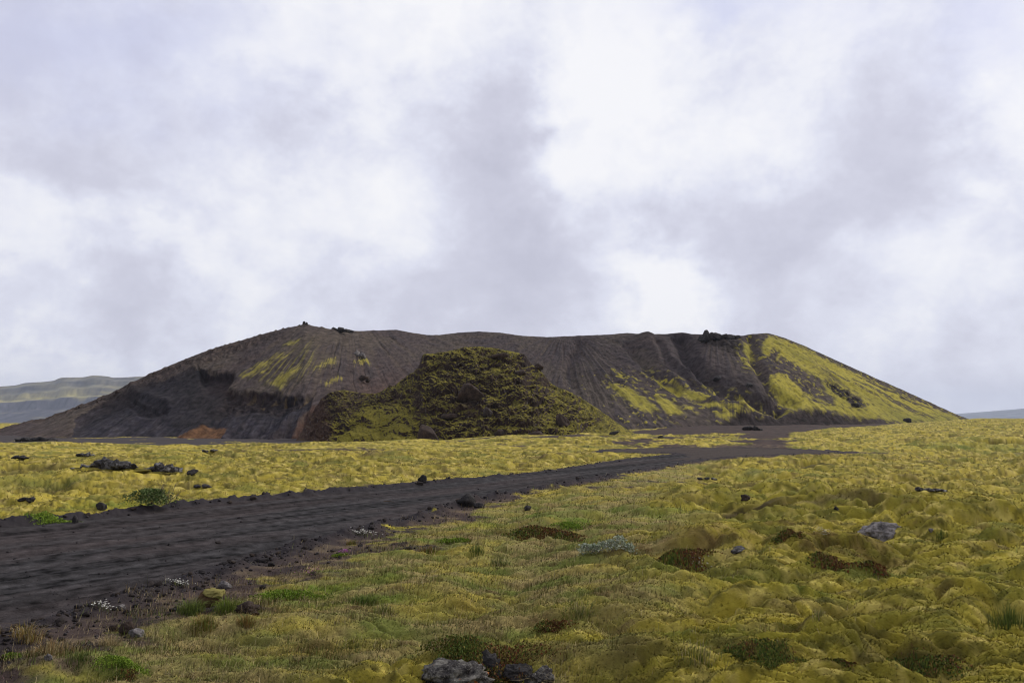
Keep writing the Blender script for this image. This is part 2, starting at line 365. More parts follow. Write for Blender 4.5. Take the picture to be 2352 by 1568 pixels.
def terrain(x, y, full=True, lod=True):
    """height of the ground sheet; with full=True also its colour and the road distance"""
    x = np.asarray(x, np.float64); y = np.asarray(y, np.float64)
    r = np.hypot(x, y); azm = np.arctan2(x, y)
    side = x / np.maximum(y, 0.5)
    # wide shape
    z = -0.0105 * np.maximum(0, r - 230)
    left = 1 - sstep(-0.22, 0.02, side)
    z = z - 2.0 * sstep(58, 82, y + 2.5 * perlin(x / 11, y / 11, 3)) * left * (r < 400) * (1 - sstep(240, 400, r))
    midd = sstep(-0.22, 0.0, side) * (1 - sstep(0.12, 0.3, side))
    z = z - 0.9 * sstep(70, 115, y) * midd * (1 - sstep(240, 400, r))
    right = sstep(0.40, 0.60, side)
    z = z + (0.45 * sstep(47, 58, y + 2.5 * perlin(x / 9, y / 9, 4)) - 0.25 * np.exp(-((y - 44) / 6) ** 2) + 0.75 * sstep(70, 150, r) * sstep(0.48, 0.60, side)) * right * (1 - 0.6 * sstep(160, 300, r))
    lodw = lambda wl: 1 - sstep(0.30, 0.75, np.minimum(r * r / 4800, 0.0062 * r) / wl)
    wob = fbm(x / 14, y / 14, 3, 11)
    z = z + 0.30 * wob * sstep(3, 25, r)
    wx = 0.6 * fbm(x / 1.9, y / 1.9, 4, 21, .42); wy = 0.6 * fbm(x / 1.9 + 40, y / 1.9, 4, 22, .42)
    for cx, cy, a, b, h in BUMPS_W:
        z = z + h * np.exp(-(((x - cx + .3 * a * wx) / a) ** 2 + ((y - cy + .3 * b * wy) / b) ** 2))
    near = r < 75
    sdr = np.full(x.shape, 99.0); sdj = np.full(x.shape, 99.0)
    xn, yn = x[near], y[near]
    wl = 0.14 * fbm(xn / 1.4, yn / 1.4, 5, 31, .55)
    sdr[near] = poly_sd(ROAD, xn, yn) + wl
    sdj[near] = poly_sd(JUNC, xn, yn) + wl * 2.5
    sdroad = np.minimum(sdr, sdj)
    soil = np.full(x.shape, 99.0)
    ns = (r < 200) & (r > 25)
    soil[ns] = poly_sd(SOILTRACK, x[ns], y[ns])
    # which cover grows where
    grassy = 1 - sstep(-1.2, 1.0, poly_sd(GRASSY, x, y) + 1.6 * fbm(x / 2.2, y / 2.2, 3, 41)) * 1.0
    verge_w = 0.80 + 1.0 * fbm(x / 1.3, y / 1.3, 5, 42, .6) + 0.55 * (y < 14)
    verge_w = verge_w * (1 + .7 * (((x * ROADDIR[1] - y * ROADDIR[0]) > MIDACROSS) & (r < 26)))
    verge = 1 - sstep(0.0, 1.0, (sdroad - 0.15) / np.maximum(verge_w, 0.2) / 1.3)
    bare = patches(BARE_W, x, y, 1.4 * wx, 1.4 * wy) * (0.75 + 0.6 * fbm(x / .5, y / .5, 3, 43))
    bare = np.maximum(bare, verge)
    bare = np.maximum(bare, 1 - sstep(-1.5, 2.5, soil + 3.0 * fbm(x / 7, y / 7, 4, 44)))
    qn = fbm(x / 9, y / 4, 4, 45)
    quarry = sstep(62, 74, y + 4 * qn) * (1 - sstep(-0.24, -0.16, side)) * (1 - sstep(170, 230, r))
    mosspatch = sstep(0.38, 0.5, fbm(x / 9 + 3, y / 6, 3, 46))
    quarry = quarry * (1 - 0.9 * mosspatch)
    broken = sstep(48, 60, y) * sstep(-0.25, 0.0, side) * (1 - sstep(0.33, 0.38, side)) * (1 - sstep(170, 230, r))
    bare = np.maximum(bare, broken * sstep(0.02, 0.16, fbm(x / 8, y / 7, 4, 47)))
    bare = np.maximum(bare, quarry)
    bare = np.clip(bare, 0, 1)
    holes = patches(HOLES_W, x, y, 1.2 * wx, 1.2 * wy)
    # moss cushions
    mossy = (1 - bare)
    amp = mossy * lerp(1.0, 0.62, grassy) * sstep(0.1, 1.2, sdroad)
    ux = x + 0.5 * wx; uy = y + 0.35 * wy
    cushion = lambda p: np.tanh(np.abs(p) * 2.7) - .55
    far_boost = (1 + 0.35 * sstep(18, 50, r)) * lerp(1.0, 0.45, sstep(0.10, -0.05, side) * sstep(14, 22, r)) * (.55 + .9 * np.clip(.5 + fbm(x / 5, y / 4, 2, 59), 0, 1))
    h = 0.17 * cushion(perlin(ux / 6.5, uy / 3.6, 50)) * sstep(5, 9, r)
    hollow_ = np.clip(.5 - 1.6 * (h / 0.17 + .1), 0, 1)
    h = h + 0.185 * far_boost * cushion(perlin(ux / 2.8, uy / 2.0, 51)) * lodw(2.0)
    h = h + 0.15 * far_boost * cushion(perlin(ux / 1.15, uy / 0.75, 52)) * lodw(0.75)
    h = h + 0.070 * cushion(perlin(ux / 0.50, uy / 0.28, 53)) * lodw(0.28) * np.clip(.8 + .9 * fbm(x / 3, y / 2, 2, 66), .3, 1.5)
    h = h + 0.034 * cushion(perlin(x / 0.20 + 1.5 * wx, y / 0.115 + 1.5 * wy, 54)) * lodw(0.115)
    h = h + 0.05 * fbm(ux / .8, uy / .5, 4, 55) * lodw(.3)
    z = z + h * amp
    pn = fbm(ux / 4.6, uy / 2.2, 5, 67, .58)
    plate = sstep(-0.05, 0.05, pn); plate2 = sstep(0.10, 0.22, fbm(ux / 1.7, uy / 0.8, 4, 68, .58))
    pw = mossy * sstep(.8, 2.0, sdroad) * lerp(1, .45, grassy) * (1 - sstep(130, 200, r))
    z = z + pw * (0.10 * lerp(1.0, .6, sstep(0.10, -0.05, side)) * plate * sstep(10, 24, r) + 0.07 * plate2 * lodw(.5))
    torn = np.maximum(4 * plate * (1 - plate) * sstep(10, 24, r), 3 * plate2 * (1 - plate2) * lodw(.5)) * pw * np.clip(.25 + 1.6 * fbm(x / 3.5, y / 2.5, 3, 69), 0, 1)
    z = z - holes * mossy * 0.9
    pit = sstep(0.24, 0.42, fbm(ux / 1.3, uy / 0.6, 3, 56)) * sstep(-.15, .15, fbm(x / 7, y / 5, 2, 57)) * lodw(1.0)
    pit2 = sstep(0.20, 0.38, fbm(ux / 3.6, uy / 1.9, 4, 58)) * sstep(16, 28, r) * (1 - sstep(120, 200, r))
    pit = np.maximum(pit * 0.8, pit2) * mossy * sstep(.8, 2.0, sdroad) * lerp(1, .55, grassy)
    z = z - pit * (0.16 + 0.06 * sstep(20, 40, r))
    holes = np.maximum(holes, np.maximum(pit * .24, torn * .30))
    # rough bare soil
    z = z + bare * (0.05 * fbm(x / 0.5, y / 0.5, 4, 61) * lodw(0.3) + 0.03 * perlin(x / 0.09, y / 0.09, 63) * lodw(0.09)) * sstep(0, 0.3, sdroad)
    # the road bed: flat, with a loose windrow along each side
    zr = -0.08 + 0.06 * fbm(x / 12, y / 12, 2, 62) + (0.16 * sstep(20, 45, r))
    along = x * ROADDIR[0] + y * ROADDIR[1]; across = x * ROADDIR[1] - y * ROADDIR[0]
    rut = 0.034 * perlin(across / 0.45 + 0.30 * perlin(along / 12, across / 3, 70), along / 22, 71) + 0.014 * perlin(across / 0.2, along / 4, 72) + 0.010 * fbm(x / 0.15, y / 0.15, 2, 73) * lodw(.15)
    rut = rut + 0.008 * perlin(across / 1.0, along / 0.55, 74)
    w = sstep(0.15, 2.2, sdroad)
    z = lerp(zr + rut * (1 - sstep(-0.1, 0.3, sdroad)), z, w)
    wind = np.exp(-((sdroad - 0.32) / 0.26) ** 2) * (0.6 + 0.9 * fbm(x / 0.5, y / 0.5, 4, 64)) * (r < 70)
    z = z + (0.11 + .07 * sstep(10, 16, r)) * wind * (1 - .6 * sstep(22, 34, r))
    if not full: return z
    # ---------------- colour
    c1 = fbm(x / 2.1, y / 1.3, 4, 81)[..., None]; c2 = fbm(x / 0.34, y / 0.25, 3, 82)[..., None]; c3 = fbm(x / 9, y / 6, 3, 83)[..., None]
    moss = lerp(np.array([0.370, 0.298, 0.040]), np.array([0.300, 0.250, 0.036]), np.clip(0.5 + c3, 0, 1))
    moss = lerp(moss, np.array([0.135, 0.122, 0.020]), np.clip(0.22 + 1.45 * c1, 0, 0.9))
    moss = lerp(moss, np.array([0.52, 0.42, 0.115]), np.clip(1.6 * c2 - .05, 0, 0.75))
    moss = lerp(moss, np.array([0.12, 0.082, 0.028]), np.clip(1.9 * fbm(x / 0.55, y / 0.26, 4, 84) - 0.48, 0, 0.85)[..., None])
    moss = lerp(moss, np.array([0.105, 0.092, 0.018]), np.clip(2.8 * fbm(x / .42, y / .17, 3, 98) - .22, 0, .85)[..., None])  # dark dashes painted for occlusion between cushions, plus darker lower moss
    moss = lerp(moss, np.array([0.125, 0.135, 0.026]), np.clip(1.7 * fbm(x / 3.4 + 7, y / 1.7, 5, 99, .58) - .10, 0, .75)[..., None])
    moss = lerp(moss, np.array([0.115, 0.085, 0.036]), np.clip(2.0 * fbm(x / 2.4 - 5, y / 1.0, 5, 100, .6) - .42, 0, .7)[..., None])
    g1 = fbm(x / 0.9, y / 0.45, 4, 85)[..., None]
    grs = lerp(np.array([0.27, 0.21, 0.085]), np.array([0.14, 0.155, 0.036]), np.clip(0.5 + 1.3 * g1, 0, 1))
    grs = lerp(grs, np.array([0.32, 0.26, 0.05]), np.clip(1.5 * fbm(x / 1.4, y / .6, 3, 86), 0, 0.9)[..., None])
    grs = lerp(grs, np.array([0.085, 0.05, 0.028]), np.clip(1.6 * fbm(x / .4, y / .25, 3, 87) - .45, 0, .7)[..., None])
    col = lerp(moss, grs, (0.95 * grassy)[..., None])
    fr = patches(RED_W, x, y, 2.2 * wx, 2.2 * wy) * np.clip(0.7 + 1.2 * c2[..., 0], 0, 1.2)
    fg = patches(GREEN_W, x, y, 2.2 * wx, 2.2 * wy) * np.clip(0.85 + 0.8 * c2[..., 0], 0, 1.2)
    col = lerp(col, np.array([0.11, 0.165, 0.02]), np.clip(fg * 1.1, 0, 0.9)[..., None])
    col = lerp(col, np.array([0.085, 0.035, 0.018]), np.clip(fr * .65, 0, 0.6)[..., None])
    bn = fbm(x / 1.2, y / 1.2, 4, 88)[..., None]
    soilc = lerp(np.array([0.036, 0.027, 0.026]), np.array([0.066, 0.046, 0.038]), np.clip(0.5 + bn, 0, 1))
    soilc = lerp(soilc, np.array([0.17, 0.125, 0.075]), (np.clip(1.3 * fbm(x / .7, y / .35, 4, 89), 0, 0.75) * (sdroad > .55) * (r < 60) * (1 - quarry))[..., None])
    soilc = lerp(soilc, np.array([0.030, 0.027, 0.030]), ((1 - sstep(0.2, 0.9, sdroad)) * .9)[..., None])
    soilc = lerp(soilc, np.array([0.052, 0.046, 0.047]), (quarry * .8)[..., None])
    col = lerp(col, soilc, sstep(0.30, 0.60, bare + .18 * c2[..., 0])[..., None])
    col = col * lerp(np.array([1.0, 1.0, 1.0]), np.array([1.0, 1.0, 1.03]), (1 - bare)[..., None])
    # pits and torn moss edges painted dark: peaty earth plus the cavities' shade
    col = lerp(col, np.array([0.035, 0.024, 0.014]), np.clip(holes * 3.2 * mossy - .25, 0, .9)[..., None])
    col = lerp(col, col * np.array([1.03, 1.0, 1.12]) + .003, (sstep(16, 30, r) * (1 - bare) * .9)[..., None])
    # far plain
    farm = np.array([0.27, 0.225, 0.05])
    col = lerp(col, farm, sstep(240, 500, r)[..., None])
    # road colour: worn wheel lines, browner loose strips
    s1 = (0.65 * perlin(across / 0.36 + 0.5 * perlin(along / 12, across / 2, 90), along / 20, 91) + .7 * perlin(across / 0.13 + .8 * perlin(along / 8, across / 1, 94), along / 9, 95))[..., None]
    s2 = fbm(across / 1.6, along / 8, 3, 92)[..., None]
    s3 = fbm(x / .25, y / .25, 3, 93)[..., None]
    rc = np.array([0.035, 0.0325, 0.0335]) * (1 + 0.70 * s1 + 0.40 * s2 + 0.95 * s3)
    rc = lerp(rc, np.array([0.041, 0.032, 0.031]) * (1 + .5 * s1 + .6 * s3), np.clip(0.3 + 1.2 * s2, 0, .7))
    rc = lerp(rc, np.array([0.060, 0.047, 0.041]), (sstep(25, 46, r) * (sdj < sdr))[..., None] * .8)
    col = lerp(rc, col, sstep(-0.10, 0.12, sdroad)[..., None])
    return z, np.clip(col, 0.004, 0.9), sdroad, grassy, bare, holes

# ------------------------------------------------------------------ ground sheet and road
th_in = np.radians(np.arange(-47, 47.001, 0.047))
th_out = np.radians(np.arange(49, 311.01, 2.0))
TH = np.concatenate([th_in, th_out, [th_in[0] + 2 * np.pi]])
rr = [1.0]
while rr[-1] < 11500:
    q = rr[-1]
    if q < 5.4: d = 0.08
    elif q < 300: d = min(q * q / 4800, 0.0062 * q)
    else: d = 0.03 * q
    rr.append(q + d)
RR = np.array(rr)
RG, TG = np.meshgrid(RR, TH, indexing='ij')
GX, GY = RG * np.sin(TG), RG * np.cos(TG)
GX[:, -1] = GX[:, 0]; GY[:, -1] = GY[:, 0]
z, gcol, gsd, ggr, gbare, ghole = terrain(GX, GY)
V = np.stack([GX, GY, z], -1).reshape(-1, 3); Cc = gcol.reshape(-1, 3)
F = grid_faces(*GX.shape)[:, ::-1]
sdf = gsd.reshape(-1)[F].mean(1)
v, f, c = compact(V, F[sdf >= 0], Cc)
tag(build_mesh('ground', v, f, c, M_GROUND), kind='structure')
v, f, c = compact(V, F[sdf < 0], Cc)
tag(build_mesh('road', v, f, c, M_ROAD), kind='structure')
_du = np.gradient(np.stack([GX, GY, z], -1), axis=0); _dv = np.gradient(np.stack([GX, GY, z], -1), axis=1)
NG = np.cross(_dv, _du).astype(np.float32); NG /= np.linalg.norm(NG, axis=-1, keepdims=True) + 1e-9
NG *= np.sign(NG[..., 2:3])
ZG = z
def lookup(x, y):
    """height, colour, road distance, covers and normal read back from the ground sheet"""
    r = np.hypot(x, y); t = (np.arctan2(x, y) - th_in[0]) / (th_in[1] - th_in[0])
    i = np.clip(np.searchsorted(RR, r) - 1, 0, len(RR) - 2); j = np.clip(t.astype(int), 0, len(th_in) - 2)
    a = np.clip((r - RR[i]) / (RR[i + 1] - RR[i]), 0, 1); b = np.clip(t - j, 0, 1)
    zz = ZG[i, j] * (1 - a) * (1 - b) + ZG[i + 1, j] * a * (1 - b) + ZG[i, j + 1] * (1 - a) * b + ZG[i + 1, j + 1] * a * b
    return zz, gcol[i, j], gsd[i, j], ggr[i, j], gbare[i, j], ghole[i, j], NG[i, j]
del V, F, Cc, sdf, RG, TG, v, f, c, _du, _dv

def hit(px, py, rmax=230.0):
    """where the sight line through a picture point meets the ground sheet"""
    dx, dy, dz = ray(px, py)
    Y = np.concatenate([np.arange(4, 30, 0.02), np.arange(30, rmax, 0.1)])
    x, y, zz = dx / dy * Y, Y, CAM_H + dz / dy * Y
    g = terrain(x, y, full=False)
    i = int(np.argmax(zz < g))
    return Vector((x[i], y[i], g[i]))
def ground_z(x, y): return float(terrain(np.array([x]), np.array([y]), full=False)[0])

# ------------------------------------------------------------------ crater
CREST = [(-220, 1002), (-120, 996), (0, 984), (60, 969), (100, 962), (200, 925), (250, 905), (300, 880), (345, 858), (400, 835), (450, 815), (500, 797), (560, 780), (600, 768), (650, 755), (690, 746.5), (700, 742), (712, 747), (735, 751), (760, 756), (800, 758), (820, 760), (860, 759), (910, 757), (935, 762), (980, 769), (1010, 769), (1050, 764), (1100, 761), (1150, 764), (1200, 771), (1260, 774), (1300, 772), (1350, 770), (1400, 768), (1440, 764.5), (1480, 767), (1530, 767), (1565, 763), (1590, 767), (1620, 768), (1660, 769), (1690, 770), (1705, 771), (1730, 766.5), (1765, 765), (1800, 775), (1850, 795), (1900, 818), (1960, 845), (2020, 872), (2080, 898), (2140, 926), (2200, 953), (2235, 966), (2300, 985), (2420, 1005)]
BASE = [(-220, 1008), (-120, 1006), (0, 1003), (100, 1004), (250, 1008), (400, 1014), (600, 1025), (760, 1028), (900, 1026), (1100, 1015), (1250, 1005), (1450, 995), (1600, 989), (1700, 985), (1800, 987), (1900, 984), (2040, 976), (2130, 975), (2235, 974), (2300, 990), (2420, 1010)]
DBASE = [(-220, 150), (0, 148), (250, 142), (450, 136), (650, 132), (800, 140), (950, 160), (1150, 175), (1300, 168), (1450, 155), (1600, 150), (1750, 152), (1900, 160), (2050, 172), (2235, 195), (2420, 205)]
DCREST = [(-220, 165), (0, 170), (200, 180), (400, 192), (600, 205), (700, 210), (780, 225), (900, 262), (1100, 290), (1300, 285), (1450, 265), (1560, 245), (1640, 235), (1765, 230), (1900, 226), (2100, 218), (2235, 212), (2420, 215)]
xs = np.arange(-220, 2420, 1.5)
NU, NB = 380, 46
xb = smooth_interp(BASE, xs); xc = interp(CREST, xs)
xc = xc * 0.6 + 0.4 * np.convolve(np.pad(xc, 2, 'edge'), np.ones(5) / 5, 'valid')
db = smooth_interp(DBASE, xs); dc = smooth_interp(DCREST, xs)
B = np.stack(at_dist(xs, xb, db), -1); Cr = np.stack(at_dist(xs, xc, dc), -1)
u = np.linspace(0, 1, NU)[:, None, None]
P = B[None] * (1 - u) + Cr[None] * u
sag = (np.interp(xs, [700, 950, 1300, 1600, 1750], [0, 4.5, 4.5, 3.5, 0]) + np.interp(xs, [0, 500, 700, 850], [0, 0, -1.0, 0]))[None, :]
uu = u[..., 0]
P[..., 2] -= sag * np.sin(np.pi * uu) * (1 - 0.3 * uu)          # bowl hollow, cone bulge
QX, QY = project(P[..., 0], P[..., 1], P[..., 2])               # where each undisplaced point lies, to place the landforms
X3, Y3, Z3 = P[..., 0].copy(), P[..., 1].copy(), P[..., 2].copy()
edge = sstep(0, 0.05, 1 - uu) * sstep(0, 0.04, uu)
wqx = 9 * fbm(QX / 26, QY / 20, 4, 101); wqy = 7 * fbm(QX / 26 + 50, QY / 20, 4, 102)
def fan(xa, ya, k, seed, octs=3):
    ph = np.arctan2(QY - ya, QX - xa); rho = np.hypot(QX - xa, QY - ya)
    return fbm(ph * k + 0.6 * fbm(QX / 120, QY / 60, 3, seed + 9), np.log(rho + 40) * 1.6, octs, seed), ph, rho
fl, phl, rl = fan(795, 690, 16, 111, 4)
fm, phm, rm = fan(1300, 742, 15, 112, 4)
frr, phr, rr_ = fan(1640, 700, 17, 113, 4)
wl_ = 1 - sstep(960, 1120, QX); wr_ = sstep(1590, 1640, QX); wm_ = np.clip(1 - wl_ - wr_, 0, 1)
streak = wl_ * fl + wm_ * fm + wr_ * frr
fine = wl_ * fan(795, 690, 66, 121, 3)[0] + wm_ * fan(1300, 742, 60, 122, 3)[0] + wr_ * fan(1640, 700, 60, 123, 3)[0]
smod = np.clip(.75 + 1.1 * fbm(QX / 110, QY / 60, 3, 137), .15, 1.5)
wsm = 1 - .55 * wr_ * (1 - sstep(1740, 1800, QX)) - .2 * wm_
rel = (0.85 * streak + 0.11 * fine) * smod * wsm + 0.75 * fbm(X3 / 9, Z3 / 6, 4, 103) + .22 * fbm(X3 / 1.6, Z3 / 1.3, 3, 104)
# ridges and gullies of the right arm
rel = rel - 5.2 * np.exp(-(line_d([(1566, 775), (1578, 812), (1608, 862), (1680, 905), (1790, 932)], QX + wqx * .5, QY) / 17) ** 2)
rel = rel - 2.6 * np.exp(-(line_d([(1510, 790), (1535, 840), (1600, 892), (1690, 920)], QX + wqx * .5, QY) / 10) ** 2)
rel = rel - 2.0 * np.exp(-(line_d([(1440, 790), (1490, 850), (1560, 900)], QX + wqx * .5, QY) / 9) ** 2)
rel = rel - 2.6 * np.exp(-(line_d([(1725, 775), (1735, 830), (1770, 890), (1830, 925)], QX + wqx * .5, QY) / 11) ** 2)
rel = rel - 2.2 * np.exp(-(line_d([(1330, 795), (1300, 850), (1320, 880)], QX + wqx, QY) / 12) ** 2)
rel = rel + 3.2 * np.exp(-(line_d([(1480, 775), (1560, 860), (1700, 930)], QX, QY) / 22) ** 2)
# quarry cut on the left: everything below the broken lip stands back from the old slope
QUARRY = [(255, 905), (330, 878), (400, 858), (440, 838), (462, 846), (500, 853), (538, 850), (530, 872), (524, 892), (560, 900), (610, 893), (640, 906), (690, 912), (722, 905), (716, 935), (690, 960), (664, 1030), (150, 1040), (170, 960)]
wgx = 4 * fbm(QX / 30, QY / 22, 2, 168); wgy = 4 * fbm(QX / 30 + 9, QY / 22, 2, 169)
def Q1(L): return [(.5462 * a, 712 + .5462 * b) for a, b in L]
wsx = 3.2 * fbm(QX / 7, QY / 5, 3, 161) + 2.5 * fbm(QX / 24, QY / 18, 2, 162); wsy = 2.4 * fbm(QX / 7 + 30, QY / 5, 3, 163) + 2.5 * fbm(QX / 24 + 9, QY / 18, 2, 164)
qs = poly_sd(QUARRY, QX + wsx, QY + wsy)
cut = 1 - sstep(-10, 1, qs)
rel = rel - (1 - sstep(-13, 2, poly_sd(QUARRY, QX + wgx, QY + wgy))) * 0.9 * edge
HOLLOW = Q1([(828, 228), (852, 250), (900, 260), (988, 252), (986, 282), (955, 330), (925, 362), (890, 372), (858, 350), (838, 300)])
hs = poly_sd(HOLLOW, QX + wsx, QY + wsy)
hollow = 1 - sstep(-9.0, 2.0, hs)
CLIFF = Q1([(958, 318), (1010, 340), (1060, 330), (1105, 355), (1150, 338), (1212, 366), (1312, 360), (1285, 402), (1232, 422), (1180, 452), (1130, 424), (1060, 424), (1000, 448), (955, 440), (905, 470), (900, 420), (938, 380)])
cs = poly_sd(CLIFF, QX + wsx * 1.3, QY + wsy * 1.3)
cliff = 1 - sstep(-8, 2.0, cs)
CRES = Q1([(536, 352), (535, 395), (572, 432), (640, 448), (700, 434), (716, 402), (664, 408), (604, 396), (566, 360)])
ks = poly_sd(CRES, QX + wsx, QY + wsy)
crescent = 1 - sstep(-7, 2.0, ks)
ledge = fbm(X3 / 1.6, Z3 / 1.0, 5, 105, .62)
hollow_g = 1 - sstep(-11.0, 3.0, poly_sd(HOLLOW, QX + wgx, QY + wgy)); cliff_g = 1 - sstep(-10, 3, poly_sd(CLIFF, QX + wgx, QY + wgy)); cres_g = 1 - sstep(-8, 3, poly_sd(CRES, QX + wgx, QY + wgy))
rel = rel - 2.4 * hollow_g * (1 - sstep(245, 380, (QY - 712) / .5462) * .8) - cliff_g * (1.2 - .8 * ledge) * (1 - .6 * sstep(395, 450, (QY - 712) / .5462)) - cres_g * (1.0 - .4 * ledge)
rel = rel + 1.4 * np.exp(-(line_d(Q1([(850, 490), (760, 545)]), QX, QY) / 13) ** 2) + 1.2 * np.exp(-(line_d(Q1([(560, 330), (700, 380)]), QX, QY) / 11) ** 2)
rel = rel + 1.0 * np.exp(-(line_d(Q1([(1070, 440), (930, 560)]), QX, QY) / 12) ** 2) + 1.0 * np.exp(-(line_d(Q1([(1230, 440), (1110, 565)]), QX, QY) / 12) ** 2)
rough = np.clip(hollow + cliff, 0, 1)
lrid = np.exp(-((uu - 0.93) / 0.10) ** 2) * (1 - sstep(560, 700, QX))                        # bouldery left skyline
rel = rel + 1.1 * lrid * np.clip(fbm(X3 / 1.5, Z3 / 1.2, 4, 106), -.2, 1)
# excavation at the foot of the right slope
EXC = [(1640, 972), (1690, 950), (1790, 944), (1830, 941), (1850, 936), (1900, 940), (1980, 956), (2066, 972), (2040, 990), (1650, 992)]
es = poly_sd(EXC, QX + wgx, QY + wgy)
ex = 1 - sstep(-16, 1, es)
rel = rel - 0.7 * ex * (1 - sstep(960, 985, QY))
# crag textures on the rim outcrop
crag = (1 - sstep(-10, 6, poly_sd([(1600, 762), (1640, 755), (1690, 764), (1712, 800), (1690, 815), (1650, 800), (1610, 785)], QX + wqx, QY + wqy)))
rel = rel + crag * 1.3 * fbm(X3 / 2.4, Z3 / 2.0, 4, 107)
crag2 = (1 - sstep(-8, 6, poly_sd([(1530, 850), (1700, 868), (1790, 905), (1740, 915), (1600, 880)], QX + wqx, QY + wqy)))
rel = rel + crag2 * 0.9 * np.clip(fbm(X3 / 2, Z3 / 1.6, 4, 108), 0, 1) * 1.6
darkrock = (1 - sstep(-8, 5, poly_sd([(1890, 868), (1930, 884), (1960, 902), (1992, 930), (1985, 937), (1958, 932), (1930, 915), (1898, 890)], QX + wqx, QY + wqy)))
rel = rel + darkrock * 1.2 * fbm(X3 / 1.8, Z3 / 1.2, 4, 109)
# moss cover: outlines of the green sheets and tongues
def Z3p(L): return [(1378 + .4141 * a, 698 + .4141 * b) for a, b in L]
MOSS_R = [Z3p([(930, 172), (1000, 192), (1080, 225), (1180, 268), (1300, 325), (1450, 395), (1600, 475), (1750, 540), (1900, 600), (2090, 655), (1900, 668), (1650, 655), (1500, 637), (1300, 603), (1150, 588), (1080, 570), (1000, 500), (950, 430), (945, 400), (990, 380), (1020, 395), (1060, 420), (1100, 440), (1150, 430), (1190, 450), (1240, 485), (1255, 470), (1215, 420), (1130, 370), (1080, 330), (1040, 312), (1000, 290), (985, 320), (990, 270), (950, 250), (935, 295), (905, 280), (895, 235)]),
          Z3p([(800, 210), (840, 195), (850, 240), (870, 290), (830, 300), (790, 260)]), Z3p([(785, 305), (830, 318), (865, 350), (820, 342)]),
          Z3p([(265, 390), (330, 405), (420, 450), (520, 490), (600, 530), (560, 545), (460, 505), (340, 445)]),
          Z3p([(600, 465), (700, 488), (800, 525), (920, 565), (1050, 560), (1110, 585), (1000, 602), (860, 602), (760, 575), (680, 530)]),
          Z3p([(50, 435), (140, 455), (220, 500), (300, 560), (340, 600), (250, 600), (160, 545), (100, 490)]), Z3p([(300, 505), (380, 530), (450, 580), (480, 615), (380, 610), (330, 560)]),
          Z3p([(500, 545), (640, 555), (760, 590), (850, 605), (720, 605)]), Z3p([(630, 610), (700, 603), (755, 630), (690, 642), (640, 632)]), Z3p([(760, 485), (800, 495), (800, 515), (765, 505)]), Z3p([(90, 380), (140, 395), (120, 405)]), Z3p([(170, 415), (190, 420), (185, 432)]),
          Z3p([(470, 565), (520, 575), (500, 590)])]
HOLE_R = [Z3p([(1240, 405), (1320, 450), (1400, 490), (1490, 560), (1470, 578), (1400, 568), (1350, 520), (1260, 460)]), Z3p([(1090, 445), (1180, 418), (1225, 470), (1300, 530), (1290, 565), (1200, 515), (1120, 480)]), Z3p([(1130, 500), (1200, 530), (1260, 560), (1180, 540)])]
ms = np.full(QX.shape, 1e9)
for pgon in MOSS_R: ms = np.minimum(ms, poly_sd(pgon, QX + wqx * .30, QY + wqy * .30))
for pgon in HOLE_R: ms = np.maximum(ms, -poly_sd(pgon, QX + wqx * .5, QY + wqy * .5))
ms_r = ms
moss_r = 1 - sstep(-6, 3.5, ms + 3.0 * fine + 1.5 * streak + 5.0 * fbm(X3 / 1.6, Z3 / 1.1, 4, 136))
farstripe = sstep(0.12, 0.3, fan(1640, 700, 42, 131, 2)[0] + 0.25 * fine) * sstep(1840, 1930, QX)
moss_r = moss_r * (1 - .85 * farstripe * (1 - sstep(0.35, 0.75, phr * 0 + (QY - interp(CREST, QX)) / 90)))
ML = [(548, 862), (600, 832), (680, 785), (735, 778), (730, 800), (775, 822), (780, 835), (705, 868), (650, 896), (600, 876)]
lreg = 1 - sstep(-22, 10, poly_sd(ML, QX + wqx, QY + wqy))
f6 = fan(795, 690, 46, 133, 3)[0]
moss_l = lreg * .42 * sstep(0.14, 0.42, f6 + 0.35 * fbm(QX / 45, QY / 30, 2, 134) - .05)
def S1p(L): return [(.3516 * a, 698.3 + .3516 * b) for a, b in L]
ms = np.full(QX.shape, 1e9)
for pgon in [S1p([(1755, 505), (1900, 428), (1965, 402), (1972, 425), (1900, 485), (1832, 558), (1800, 528)]), S1p([(2040, 425), (2120, 375), (2190, 350), (2180, 380), (2100, 415)]), S1p([(2110, 520), (2200, 478), (2215, 490), (2130, 530)]), S1p([(2320, 370), (2380, 350), (2420, 390), (2350, 395)]),
             S1p([(1570, 470), (1680, 395), (1850, 330), (1700, 430), (1600, 480)]), S1p([(1850, 275), (1950, 235), (1900, 270)]), S1p([(1690, 440), (1760, 415), (1720, 450)])]:
    ms = np.minimum(ms, poly_sd(pgon, QX + wqx * .4, QY + wqy * .4))
moss_l = np.maximum(moss_l, .66 * (1 - sstep(-6, 4, ms + 7 * fine + 8 * f6 + 4 * fbm(X3 / 1.6, Z3 / 1.1, 4, 139))))
spots = sstep(0.62, 0.70, fbm(QX / 14, QY / 8, 3, 135) + .25 * sstep(900, 960, QY)) * sstep(1250, 1330, QX) * (1 - sstep(1500, 1560, QX)) * sstep(835, 870, QY)
sprinkle = (1 - sstep(0, 26, ms_r)) * sstep(.22, .36, fbm(X3 / 1.3, Z3 / .9, 4, 138))
moss_h = np.clip(np.maximum(np.maximum(moss_r, moss_l), np.maximum(spots, sprinkle)), 0, 1) * (1 - ex) * (1 - sstep(0.3, 0.7, cut))
rel = rel + 0.16 * moss_h
# push the relief out along the slope's own normal
rel = rel * edge
P[..., 1] -= rel * 0.62
P[..., 2] += rel * 0.55
